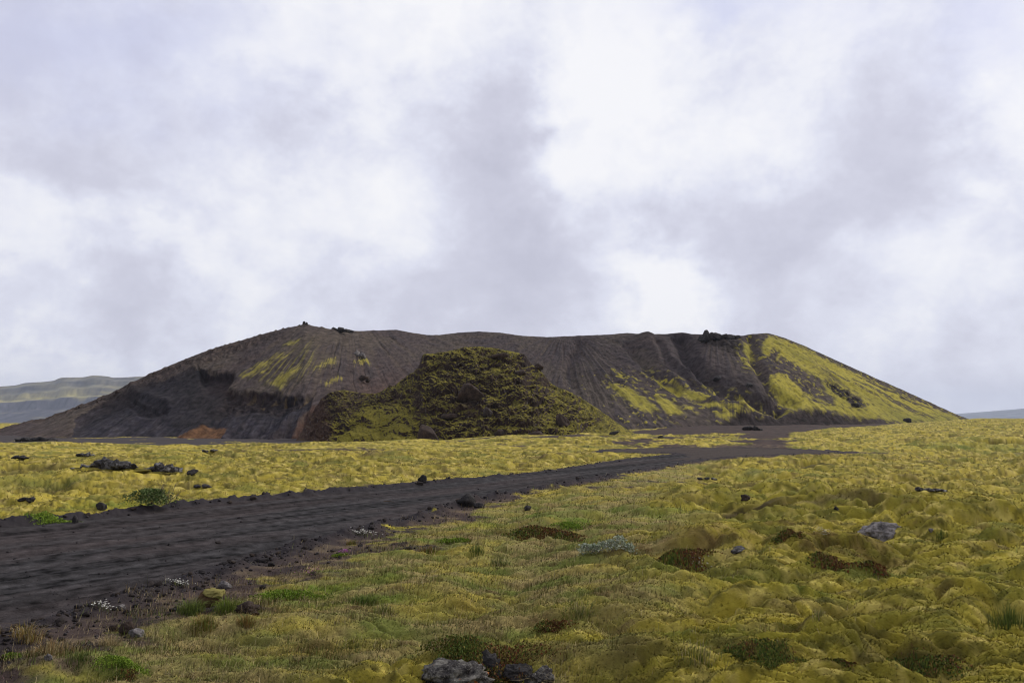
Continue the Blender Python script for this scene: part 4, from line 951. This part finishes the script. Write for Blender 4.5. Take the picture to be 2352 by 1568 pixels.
# foreground rocks
rock(1036, 1588, 122, 44, M_ROCK_NEAR, 'pale grey lichen covered rock at the bottom edge of the picture', 41, sub=5, cuts=3, rough=.30, sink=.25)
rock(1117, 1572, 70, 48, M_ROCK_DARK, 'tallest dark rock of the foreground cluster', 42, sub=5, cuts=6, rough=.28, sink=.25, ry=.2)
rock(1186, 1568, 62, 30, M_ROCK_DARK, 'small dark rounded rock right of the tallest foreground rock', 43, sub=5, cuts=6, rough=.27, sink=.25)
rock(1238, 1578, 58, 34, M_ROCK_NEAR, 'rightmost foreground rock with an orange lichen spot', 44, sub=5, cuts=6, rough=.27, sink=.25)
# stones in the bare earth at lower left
rock(287, 1456, 28, 22, M_ROCK_BROWN, 'reddish brown angular stone in the bare earth at lower left', 45, 'stone', 'stone', 4, cuts=8)
rock(312, 1465, 36, 14, M_ROCK_GREY, 'flat grey stone beside the reddish brown stone in bare earth', 46, 'stone', 'stone', 4)
rock(262, 1449, 22, 12, M_ROCK_BROWN, 'small brown stone left of the reddish brown stone', 47, 'stone', 'stone', 4)
rock(108, 1518, 18, 12, M_ROCK_GREY, 'small pale stone in straw at the lower left corner', 48, 'stone', 'stone', 4)
rock(275, 1400, 24, 12, M_ROCK_GREY, 'grey rounded stone among white flowers on the road verge', 49, 'stone', 'stone', 4)
rock(515, 1350, 30, 13, M_ROCK_GREY, 'grey flat stone at the near road verge', 50, 'stone', 'stone', 4)
rock(568, 1408, 44, 14, M_ROCK_BROWN, 'brown crumbling clod beside the bronze tipped tussock', 51, 'clod', 'clod', 4, cuts=5, rough=.5, sink=.45)

# crater and mound rocks
outcrop(1652, 776, [(-42, 5, 16, 9), (-32, 4, 20, 17), (-20, 3, 20, 14), (-8, 3, 26, 12), (8, 2, 26, 11), (24, 2, 24, 10), (38, 1, 18, 7), (-20, 14, 40, 14), (10, 14, 44, 13), (34, 12, 26, 10)], M_ROCK_DARK, 'jagged black crag standing on the right part of the crater rim', 61, 'crag', 'crag', 'CRATER', 4, .22)
outcrop(778, 761, [(-22, 2, 14, 7), (-10, 1, 16, 10), (4, 0, 18, 10), (18, 1, 16, 7), (30, 3, 12, 5)], M_ROCK_DARK, 'low dark crag on the left part of the crater rim', 62, 'crag', 'crag', 'CRATER', 3, .3)
outcrop(701, 744, [(-3, 0, 8, 5), (3, 0, 7, 4)], M_ROCK_DARK, 'little pile of stones on the left summit of the crater', 63, 'cairn', 'cairn', 'CRATER', 3)
outcrop(824, 818, [(-16, 4, 14, 8), (-4, 0, 18, 13), (10, 3, 14, 9)], M_ROCK_GREY, 'grey lava outcrop on the upper slope above the moss mound', 64, surf='CRATER', sub=3)
outcrop(830, 872, [(-12, 2, 18, 9), (4, 0, 22, 12), (16, 4, 12, 7)], M_ROCK_BROWN, 'reddish brown outcrop on the slope left of the moss mound', 65, surf='CRATER', sub=3)
rock(2087, 972, 19, 10, M_ROCK_DARK, 'lone dark boulder at the foot of the green right slope', 66, surf='CRATER', sub=3)
for i, (px, py, w_, h_, lab) in enumerate([(490, 805, 6, 4, 'small stone on the left skyline just below the summit'), (353, 860, 9, 7, 'knobbly block on the left skyline at mid slope'), (268, 902, 12, 7, 'largest block on the lower left skyline'), (222, 923, 7, 4, 'dark block on the skyline below the largest block'), (181, 937, 6, 4, 'dark block lowest on the left skyline'),
        (1650, 873, 24, 10, 'dark rock band block on the middle of the right inner slope'), (1722, 888, 16, 9, 'dark block right of the rock band on the right inner slope'), (1970, 934, 30, 10, 'black ledge under the moss on the right slope')]):
    rock(px, py, w_, h_, M_ROCK_DARK if i > 4 else M_ROCK_BROWN, lab, 70 + i, 'boulder', 'boulder', 3, surf='CRATER')
rock(984, 1021, 42, 46, M_ROCK_BROWN, 'tall brown pointed block at the foot of the moss mound', 81, surf='MOUND', sub=4, cuts=7, rough=.09)
rock(1150, 1003, 24, 14, M_ROCK_BROWN, 'brown block at the foot of the moss mound, middle', 82, surf='MOUND', sub=3, cuts=7)
rock(1292, 978, 34, 26, M_ROCK_BROWN, 'rounded dark block on the right flank of the moss mound', 83, surf='MOUND', sub=4)
rock(1228, 1006, 40, 16, M_ROCK_BROWN, 'wide brown block low on the right side of the moss mound', 84, surf='MOUND', sub=3)
rock(1118, 958, 20, 20, M_ROCK_LAVA_STREAK, 'pale streaked block below the dark hollow of the moss mound', 85, surf='MOUND', sub=3, cuts=7)
rock(1075, 922, 62, 34, M_ROCK_BROWN, 'broad dark brown rock face in the middle of the moss mound', 86, surf='MOUND', sub=4, cuts=8, rough=.12)
rock(1245, 838, 26, 13, M_ROCK_BROWN, 'brown block near the top right of the moss mound', 87, surf='MOUND', sub=3, cuts=7)
rock(1150, 826, 40, 15, M_ROCK_BROWN, 'bare brown bank just under the top of the moss mound', 88, surf='MOUND', sub=3, cuts=8)
rock(1195, 862, 26, 14, M_ROCK_BROWN, 'brown block in the upper right face of the moss mound', 89, surf='MOUND', sub=3, cuts=7)
rock(1040, 960, 46, 10, M_ROCK_BROWN, 'dark ledge left of the pale streaked block on the moss mound', 90, surf='MOUND', sub=3, cuts=7)
outcrop(1602, 977, [(-34, 6, 22, 10), (-14, 2, 34, 18), (6, 0, 40, 22), (28, 4, 28, 14)], M_ROCK_DARK, 'dark lava knoll in front of the right inner slope', 91, sub=4)
outcrop(1732, 988, [(-14, 0, 20, 8), (2, 0, 16, 12), (16, 2, 14, 7)], M_ROCK_DARK, 'small dark lava knoll at the end of the brown track', 92, sub=3)
for px, py, w_, h_, lab in [(1442, 975, 16, 9, 'black boulder nearest the mound in the row on the brown earth'), (1462, 967, 22, 15, 'largest black boulder on the brown earth right of the mound'), (1496, 966, 12, 8, 'black boulder at the upper right of the row on the brown earth'), (1512, 976, 14, 9, 'black boulder at the right end of the row on the brown earth'), (1410, 998, 20, 9, 'dark boulder among the moss cushions below the row'), (1517, 1006, 14, 6, 'dark boulder lying before the brown track')]:
    rock(px, py, w_, h_, M_ROCK_DARK, lab, int(px), sub=3, group='black boulders between mound and track')

# ------------------------------------------------------------------ loose stones and gravel along the road
variants = []
for i in range(9):
    v, f = rock_verts(500 + i, (1, random.uniform(.7, 1.0), random.uniform(.55, .8)), 3, 9, .10)
    variants.append((v, f))
x, y, r = sample(110000, 5.0, 48, 44)
_, _, sdr, gr, ba, _h, _n = lookup(x, y)
pr = np.where(sdr > -.05, np.exp(-((sdr - .30) / .30) ** 2) + .16 * (ba > .55), .05 * np.exp(sdr / .8) + .075)
keep = rng.random(len(x)) < pr * .62
x, y, r, sdr = x[keep], y[keep], r[keep], sdr[keep]
size = np.clip(rng.lognormal(math.log(.031), .5, len(x)), .014, .17) * np.where(sdr < -.05, .5, 1.0) * np.clip(r / 11, .8, 2.0) ** .6
size = size * np.where(sdr < -.05, 1, .8 + .5 * rng.random(len(x)))
order = np.argsort(-(size / r))
x, y, size, sdr = x[order], y[order], size[order], sdr[order]
zz = lookup(x, y)[0]
nearside = (x * ROADDIR[1] - y * ROADDIR[0]) > float(np.dot([(_far[0][0] + _near[-1][0]) / 2, (_far[0][1] + _near[-1][1]) / 2], [ROADDIR[1], -ROADDIR[0]]))
protos = [build_mesh('lava_stone', v, f, np.tile([.033 + .006 * (i % 3), .029 + .003 * (i % 3), .030], (len(v), 1)), M_STONE, link=False) for i, (v, f) in enumerate(variants)]
NS = 280
for i in range(NS):
    o = protos[i % 9].copy(); COL.objects.link(o)
    o.location = (x[i], y[i], zz[i] + size[i] * .14); o.scale = (size[i],) * 3; o.rotation_euler = (random.uniform(-.4, .4), random.uniform(-.4, .4), random.uniform(0, 6.28))
    if sdr[i] < -.05: tag(o, 'loose dark stone lying on the bed of the gravel road', 'stone', 'loose stones on the road bed')
    elif nearside[i]: tag(o, 'loose dark lava stone on the near verge of the gravel road', 'stone', 'loose stones on the near road verge')
    else: tag(o, 'loose dark lava stone on the far verge of the gravel road', 'stone', 'loose stones on the far road verge')
V, Fc, K_ = [], [], []
o_ = 0
lowd, lowf = ico(2)
lows = []
for i in range(12):
    v, f = rock_verts(600 + i, (1, .85, .7), 2, 7, .12); lows.append(v)
for i in range(NS, len(x)):
    v = rot(lows[i % 12], random.uniform(0, 6.28), random.uniform(-.5, .5)) * size[i] + [x[i], y[i], zz[i] + size[i] * .12]
    V.append(v); Fc.append(lowf + o_); o_ += len(v); K_.append(np.tile(np.array([.035, .030, .031]) * random.uniform(.6, 1.7), (len(v), 1)))
tag(build_mesh('gravel', np.concatenate(V), np.concatenate(Fc), np.concatenate(K_), M_STONE), kind='stuff')

# ------------------------------------------------------------------ plants one can point to
def tuft(px, py, wpx, hpx, n, cols, label, name='grass_tussock', cat='grass tussock', lean=.5, wind=.4):
    n = int(n * .62); p = hit(px, py); k = p.y / FPX; R, Hh = wpx * k * .62, hpx * k
    rad = R * .85 * rng.random(n) ** .75; a = rng.uniform(0, 6.283, n)
    bx, by = rad * np.cos(a), rad * np.sin(a) * .7
    bz = terrain(bx + p.x, by + p.y, full=False) - p.z
    ld = np.where(rng.random(n) < wind, rng.normal(0.1, .5, n), a)
    c = np.array(cols)[rng.integers(0, len(cols), n)] * rng.uniform(.6, 1.4, n)[:, None]
    v, f, kk_ = blade_bent(bx, by, bz, Hh * rng.uniform(.45, 1.15, n) * (1.05 - .5 * rad / R), np.full(n, max(.0035, .9 * k)), rng.gamma(2, lean / 2, n), ld, np.clip(c, .004, .7))
    return thing_mesh(name, v, f, M_BLADE, p, label, cat, None, kk_, False)
GRN, DGR, STR, BRZ = (.13, .165, .035), (.085, .115, .03), (.38, .30, .16), (.24, .145, .05)
tuft(437, 1408, 56, 40, 700, [GRN, DGR, GRN], 'dark green grass tussock left of the moss capped lump at lower left')
tuft(522, 1404, 62, 36, 700, [GRN, (.12, .16, .02)], 'bright green grass tussock right of the moss capped lump at lower left')
tuft(468, 1442, 56, 38, 600, [GRN, (.16, .15, .03), BRZ], 'yellow green tussock with straw skirt below the moss capped lump')
tuft(565, 1436, 42, 30, 520, [GRN, BRZ, BRZ], 'bronze tipped tussock beside the brown clod')
tuft(62, 1470, 70, 44, 500, [BRZ, STR, (.2, .16, .03)], 'tall bronze grass tuft beside the road at the left edge')
tuft(120, 1500, 110, 40, 700, [STR, STR, BRZ], 'pale straw grass drooping over the bare earth at lower left')
tuft(250, 1480, 60, 26, 400, [STR, STR, (.26, .2, .1)], 'pale straw tuft right beside the reddish brown stone')
tuft(2318, 1442, 90, 56, 500, [DGR, GRN, (.06, .08, .02)], 'dark green wiry tuft in a moss hollow at the right edge', lean=.25, wind=.1)
tuft(1075, 1488, 90, 40, 800, [GRN, (.10, .15, .03)], 'fresh green grass tuft behind the foreground heather')
tuft(1330, 1412, 80, 28, 500, [GRN, STR, GRN], 'green grass tuft behind the small red heather bush')
tuft(832, 1385, 60, 26, 500, [GRN, (.09, .14, .03)], 'green grass tuft in the middle of the straw meadow')
tuft(880, 1410, 46, 24, 350, [GRN, GRN, STR], 'smaller green tuft right of the meadow tuft')
tuft(1880, 1420, 30, 22, 160, [GRN, STR], 'sparse green blades in the moss below the reddish heather', lean=.3)
tuft(1610, 1520, 110, 34, 380, [GRN, STR, DGR], 'thin green grass at the bottom between the moss cushions', lean=.4)
tuft(2160, 1240, 30, 18, 140, [GRN, DGR], 'small green tuft right of the large pale boulder', lean=.3)
tuft(185, 1520, 60, 26, 420, [DGR, GRN], 'dark green low grass at the bottom left moss')
tuft(1148, 1300, 46, 20, 260, [DGR, (.06, .07, .03)], 'dark tuft above the middle straw meadow') 
tuft(806, 1250, 26, 16, 160, [GRN, BRZ], 'small bronze tuft left of the pink flowers')
tuft(985, 1268, 44, 20, 260, [DGR, BRZ], 'dark tuft at the edge of the bare gravel')
tuft(1095, 1268, 36, 22, 260, [DGR, GRN], 'dark tuft right of the bright green cushion')
tuft(1240, 1578, 40, 42, 120, [STR, (.3, .24, .15)], 'dry curling grass between the foreground rocks', lean=1.2)

def leaves(n, R, Hh, size, cols, flat=1.0, seed=0, power=.5, dome=True):
    """small leaf quads filling a dome"""
    g = np.random.default_rng(seed)
    a = g.uniform(0, 6.283, n); rr_ = g.random(n) ** power; zf = g.random(n) ** .6
    rmax = np.sqrt(np.clip(1 - zf ** 2 * .92, .02, 1)) if dome else 1
    lob = 1 + .28 * np.sin(3 * a + seed) + .18 * np.sin(5 * a + 2 * seed)
    cx, cy, cz = R[0] * rr_ * rmax * np.cos(a) * lob, R[1] * rr_ * rmax * np.sin(a) * lob, Hh * zf
    d1 = g.normal(size=(n, 3)); d1[:, 2] = np.abs(d1[:, 2]) * .8 + .15; d1 /= np.linalg.norm(d1, axis=1)[:, None]
    d2 = np.cross(d1, g.normal(size=(n, 3))); d2 /= np.linalg.norm(d2, axis=1)[:, None]
    s = size * g.uniform(.6, 1.4, n)[:, None]; c0 = np.stack([cx, cy, cz], -1)
    V = np.stack([c0, c0 + d1 * s * .5 + d2 * s * .27, c0 + d1 * s, c0 + d1 * s * .5 - d2 * s * .27], 1).reshape(-1, 3)
    c = np.array(cols)[g.integers(0, len(cols), n)] * g.uniform(.6, 1.45, n)[:, None]
    return V, np.arange(4 * n, dtype=np.int32).reshape(-1, 4), np.repeat(np.clip(c, .004, .75), 4, 0)
def twigs(n, R, Hh, width, seed, spread=.6):
    g = np.random.default_rng(seed); V, Fc = [], []; o = 0
    def tube(a, b, ra, rb):
        nonlocal o
        d = b - a; d = d / (np.linalg.norm(d) + 1e-9); s = np.cross(d, [.3, .8, .2]); s /= np.linalg.norm(s); t = np.cross(d, s)
        for c_, r_ in ((a, ra), (b, rb)):
            for q in range(4): V.append(c_ + r_ * (s * math.cos(q * 1.571) + t * math.sin(q * 1.571)))
        for q in range(4): Fc.append([o + q, o + (q + 1) % 4, o + 4 + (q + 1) % 4, o + 4 + q])
        o += 8
    def grow(p, d, L, r_, depth):
        segs = 3
        for _ in range(segs):
            d = d + g.normal(0, .16, 3); d /= np.linalg.norm(d); q = p + d * L / segs
            tube(p, q, r_, r_ * .8); p = q; r_ *= .8
            if depth and g.random() < .75:
                dd = d + g.normal(0, .6, 3); dd[2] = abs(dd[2]); grow(p, dd / np.linalg.norm(dd), L * .5, r_ * .7, depth - 1)
    for _ in range(n):
        a = g.uniform(0, 6.283); rr_ = math.sqrt(g.random())
        p = np.array([R[0] * .45 * rr_ * math.cos(a), R[1] * .45 * rr_ * math.sin(a), 0.0]); d = np.array([spread * g.normal(), spread * .5 * g.normal(), 1.0])
        grow(p, d / np.linalg.norm(d), Hh * g.uniform(.7, 1.05), width, 1)
    return np.array(V), np.array(Fc, np.int32)
def empty(name, loc, label, cat, group=None):
    o = bpy.data.objects.new(name, None); COL.objects.link(o); o.location = loc; o.empty_display_size = .2
    return tag(o, label, cat, group)
M_WOOD = bpy.data.materials.new('bare_twig'); M_WOOD.use_nodes = True
_t = NT(M_WOOD.node_tree); _b = _t.n['Principled BSDF']; _b.inputs['Roughness'].default_value = .9
_t.l.new(_t.mix(_t.noise(_t.node('ShaderNodeTexCoord').outputs['Object'], 14, 4), (.07, .05, .045), (.16, .12, .11)), _b.inputs['Base Color'])
def solid_cols(v, c): return np.tile(np.array(c, float), (len(v), 1))

# green willow with bare twigs on the far verge
p = hit(345, 1160); k = p.y / FPX
sh = empty('shrub', p, 'green leafy shrub with bare twigs on the far road verge at left', 'shrub')
v, f, c = leaves(3000, (54 * k, 34 * k), 34 * k, 4.6 * k, [(.10, .145, .045), (.13, .17, .06), (.07, .11, .035), (.17, .19, .075)], seed=5)
build_mesh('foliage', v, f, c, M_BLADE, False, sh)
v, f = twigs(16, (52 * k, 30 * k), 50 * k, .85 * k, 6, .38); v[:, 0] += 20 * k
build_mesh('twigs', v, f, None, M_WOOD, True, sh)
# grey woolly willow in the meadow
p = hit(1392, 1268); k = p.y / FPX
sh = empty('willow_shrub', p, 'low silvery grey willow spreading in the moss meadow', 'shrub')
parts = []
for i, (dx, w_, h_) in enumerate([(-48, 18, 24), (-30, 18, 18), (-8, 20, 20), (12, 18, 22), (30, 20, 28), (52, 16, 22), (76, 9, 13)]):
    v, f, c = leaves(330, (w_ * k, w_ * k * .8), h_ * k, 5.0 * k, [(.38, .41, .32), (.30, .34, .25), (.48, .50, .42), (.20, .24, .15)], seed=20 + i)
    v[:, 0] += dx * k; v[:, 2] += ground_z(p.x + dx * k, p.y) - p.z
    parts.append((v, f, c))
V, Fc = join([(a, b) for a, b, _ in parts])
build_mesh('foliage', V, Fc, np.concatenate([c for *_, c in parts]), M_BLADE, False, sh)
v, f = twigs(40, (130 * k, 30 * k), 18 * k, .45 * k, 7, .7)
build_mesh('stems', v, f, None, M_WOOD, True, sh)
# heather mats: green shoots and rusty shoots are separate parts
def heather(px, py, wpx, hpx, n, redpart, label, seed, dpt=.6, name='heather', cat='heather'):
    p = hit(px, py); k = p.y / FPX
    e = empty(name, p, label, cat)
    R = (wpx * k * .5, wpx * k * .5 * dpt)
    for nm, nn, cols in (('green_shoots', int(n * (1 - redpart)), [(.07, .10, .02), (.11, .13, .024), (.05, .07, .018), (.14, .12, .03)]), ('rusty_shoots', int(n * redpart), [(.13, .045, .020), (.10, .042, .022), (.09, .055, .026), (.16, .10, .035), (.15, .12, .03)])):
        v, f, c = leaves(nn, (R[0] * 1.15, R[1] * 1.25), hpx * k * .45, max(5.0 * k, .012), cols, seed=seed + len(nm), power=.78)
        sx = .25 * R[0] * (1 if nm == 'rusty_shoots' else -.6)
        v[:, 0] += sx * .7
        v[:, 2] += terrain(v[:, 0] + p.x, v[:, 1] + p.y, full=False) - p.z - .01
        build_mesh(nm, v, f, c, M_BLADE, False, e)
    return e
heather(1105, 1538, 240, 90, 12000, .42, 'red and green heather mat behind the foreground rocks', 51, .5)
heather(1262, 1445, 74, 34, 2600, .75, 'small dark red heather bush right of the green grass tuft', 52)
heather(1235, 1222, 150, 9, 6500, .7, 'flat reddish brown heather patch in the middle of the meadow', 53)
heather(1805, 1235, 60, 12, 2600, .6, 'low rusty heather between moss hummock and pale boulder', 54)
heather(1905, 1298, 90, 12, 2800, .75, 'rust red heather patch below the pale boulder', 55)
heather(2005, 1300, 60, 20, 1500, .8, 'dark red heather cushion below and right of the rust patch', 56)
heather(1560, 1284, 130, 14, 4800, .6, 'wide dark heather strip in the moss left of the slanting slab', 57)
heather(1710, 1500, 70, 16, 3200, .35, 'brownish heather tuft in the lower right moss', 58)
heather(1780, 1515, 130, 16, 4200, .05, 'dark green crowberry mat in the lower right moss', 59, name='crowberry', cat='crowberry')
heather(2120, 1535, 170, 40, 6000, .2, 'dark green bush over the black hollow at the bottom right', 60, name='crowberry', cat='crowberry')
heather(285, 1562, 54, 28, 1300, .3, 'dark rough tuft at the bottom edge at lower left', 61)
heather(1935, 1520, 60, 14, 900, .5, 'small brown heather tuft at the bottom between moss cushions', 62)
heather(1290, 1235, 60, 9, 900, .1, 'dark green mat right of the flat reddish heather patch', 63, name='crowberry', cat='crowberry')
# bright green cushions
def cushion(px, py, wpx, hpx, n, label, seed, cols=((.15, .22, .026), (.19, .26, .034), (.10, .16, .022)), name='cushion_plant', cat='cushion plant', dpt=.5):
    p = hit(px, py); k = p.y / FPX
    v, f, c = leaves(n, (wpx * k * .55, wpx * k * .55 * dpt), hpx * k * .7, max(3.4 * k, .010), list(cols), seed=seed, power=.7)
    v[:, 2] += terrain(v[:, 0] + p.x, v[:, 1] + p.y, full=False) - p.z - .008
    return thing_mesh(name, v, f, M_BLADE, p, label, cat, None, c, False)
cushion(662, 1372, 160, 15, 5200, 'wide bright green cushion right of the lower left tussocks', 71)
cushion(282, 1530, 120, 22, 4600, 'bright green feathery cushion at the bottom left', 72)
cushion(1046, 1246, 74, 12, 2400, 'bright green cushion in the middle beside the bare gravel', 73)
cushion(25, 1512, 60, 18, 1800, 'bright green cushion at the lower left edge', 74)
cushion(1310, 1210, 90, 8, 1700, 'light green mat above the flat reddish heather', 75)
cushion(780, 1278, 40, 8, 700, 'green leaf cushion under the bright pink flowers', 76)
cushion(110, 1195, 120, 8, 1800, 'green grass mat on the far road verge at left', 77)
# moss capped lump
p = hit(482, 1392); k = p.y / FPX
ml = empty('moss_lump', p, 'brown lump with pale moss cap among the lower left tussocks', 'lump')
v, f = rock_verts(91, (52 * k, 40 * k, 50 * k), 4, 8, .2); v[:, 2] += 12 * k
build_mesh('earth', v, f, solid_cols(v, (.07, .042, .022)), M_STONE, True, ml)
v, f = rock_verts(92, (44 * k, 40 * k, 20 * k), 4, 3, .3); v += [6 * k, 2 * k, 26 * k]
build_mesh('moss_cap', v, f, solid_cols(v, (.19, .165, .055)), M_GROUND, True, ml)
# flowers
def flowers(px, py, wpx, hpx, n, petal, label, seed):
    p = hit(px, py); k = p.y / FPX
    e = empty('flower_clump', p, label, 'flowers')
    g = np.random.default_rng(seed)
    bx, by = g.normal(0, wpx * k * .24, n), g.normal(0, wpx * k * .12, n); hh = hpx * k * g.uniform(.5, 1.1, n)
    gz = terrain(bx + p.x, by + p.y, full=False) - p.z
    v, f, c = blade_bent(bx, by, gz, hh, np.full(n, .0025), np.full(n, .05), g.uniform(0, 6, n), np.tile([[.09, .12, .03]], (n, 1)))
    build_mesh('stems', v, f, c, M_BLADE, False, e)
    V, Fc, Kc = [], [], []; o = 0
    for i in range(n):
        s = max(.009, 1.5 * k) * g.uniform(.7, 1.3); c0 = np.array([bx[i], by[i], gz[i] + hh[i]])
        ring = [c0 + s * np.array([math.cos(q * 1.2566), math.sin(q * 1.2566), .25]) for q in range(5)]
        V += [c0 - [0, 0, s * .3]] + ring
        Fc += [[o, o + 1 + q, o + 1 + (q + 1) % 5] for q in range(5)]; o += 6
        Kc += [np.array(petal) * g.uniform(.7, 1.2)] * 6
    build_mesh('blossoms', np.array(V), np.array(Fc, np.int32), np.clip(np.array(Kc), 0, .85), M_BLADE, False, e)
PINK, WHITE = (.50, .18, .45), (.75, .73, .66)
flowers(793, 1275, 22, 12, 46, PINK, 'bright pink flowers above the green leaf cushion by the road', 1)
flowers(715, 1318, 60, 10, 40, (.38, .16, .30), 'faded pink flowers left of and below the bright pink ones', 2)
flowers(412, 1345, 46, 12, 60, WHITE, 'white flowers among black stones on the near verge, left of middle', 3)
flowers(238, 1400, 52, 12, 44, WHITE, 'white flowers among black stones nearest the left road edge', 4)
flowers(838, 1226, 70, 10, 70, WHITE, 'white flowers on the near verge farthest along the road', 5)
flowers(1605, 1300, 60, 8, 24, (.6, .58, .5), 'tiny whitish flowers below the slanting slab', 6)
flowers(1895, 1232, 40, 14, 36, (.6, .58, .5), 'whitish flower heads left of the pale boulder', 7)
# moss caps on the foreground rocks
cushion(1018, 1560, 50, 20, 1500, 'yellow green moss tuft on the pale foreground rock', 81, ((.16, .15, .012), (.2, .18, .018), (.11, .11, .012)), 'moss_tuft', 'moss tuft')
cushion(1085, 1556, 44, 22, 1500, 'olive moss tuft against the tallest foreground rock', 82, ((.14, .13, .012), (.17, .15, .015), (.09, .09, .012)), 'moss_tuft', 'moss tuft')
cushion(1150, 1572, 60, 26, 1800, 'dark green moss tuft between the small dark rocks at the bottom', 83, ((.09, .11, .016), (.12, .13, .02), (.06, .07, .012)), 'moss_tuft', 'moss tuft')
cushion(1215, 1574, 50, 22, 1400, 'olive moss tuft left of the rock with the orange lichen', 84, ((.14, .14, .02), (.18, .16, .025), (.09, .09, .014)), 'moss_tuft', 'moss tuft')
# a stick on the road and a bleached twig on the verge
for px, py, wpx, lab, c0 in [(893, 1153, 24, 'thin brown stick lying on the far half of the road', (.10, .06, .035)), (386, 1335, 14, 'bleached twig among the black stones of the near verge', (.45, .42, .38))]:
    p = hit(px, py); k = p.y / FPX
    g = np.random.default_rng(int(px)); pts = [np.array([(t - .5) * wpx * k, .1 * wpx * k * math.sin(3 * t), .02 + .03 * wpx * k * math.sin(5 * t)]) for t in np.linspace(0, 1, 7)]
    V, Fc = [], []
    for i, q in enumerate(pts):
        for j in range(6): V.append(q + .6 * k * (1 - .08 * i) * np.array([0, math.cos(j * 1.047), math.sin(j * 1.047)]))
    for i in range(6):
        for j in range(6): Fc.append([i * 6 + j, i * 6 + (j + 1) % 6, i * 6 + 6 + (j + 1) % 6, i * 6 + 6 + j])
    thing_mesh('stick', np.array(V), np.array(Fc, np.int32), M_BLADE, p, lab, 'stick', None, solid_cols(V, c0))
# ------------------------------------------------------------------ air
bm = bmesh.new(); bmesh.ops.create_cube(bm, size=1.0)
me = bpy.data.meshes.new('haze'); bm.to_mesh(me); bm.free()
hz = bpy.data.objects.new('haze', me); COL.objects.link(hz)
zb, zt = -130.0, 300.0
hz.scale = (24000, 24000, zt - zb); hz.location = (0, 0, (zt + zb) / 2)
hm = bpy.data.materials.new('haze'); hm.use_nodes = True
H = NT(hm.node_tree); H.n.remove(H.n['Principled BSDF'])
pv = H.node('ShaderNodeVolumePrincipled')
pv.inputs['Color'].default_value = (0.74, 0.82, 1.0, 1); pv.inputs['Density'].default_value = 0.000075; pv.inputs['Anisotropy'].default_value = 0.2
H.l.new(pv.outputs[0], H.n['Material Output'].inputs['Volume'])
me.materials.append(hm)
tag(hz, kind='stuff')
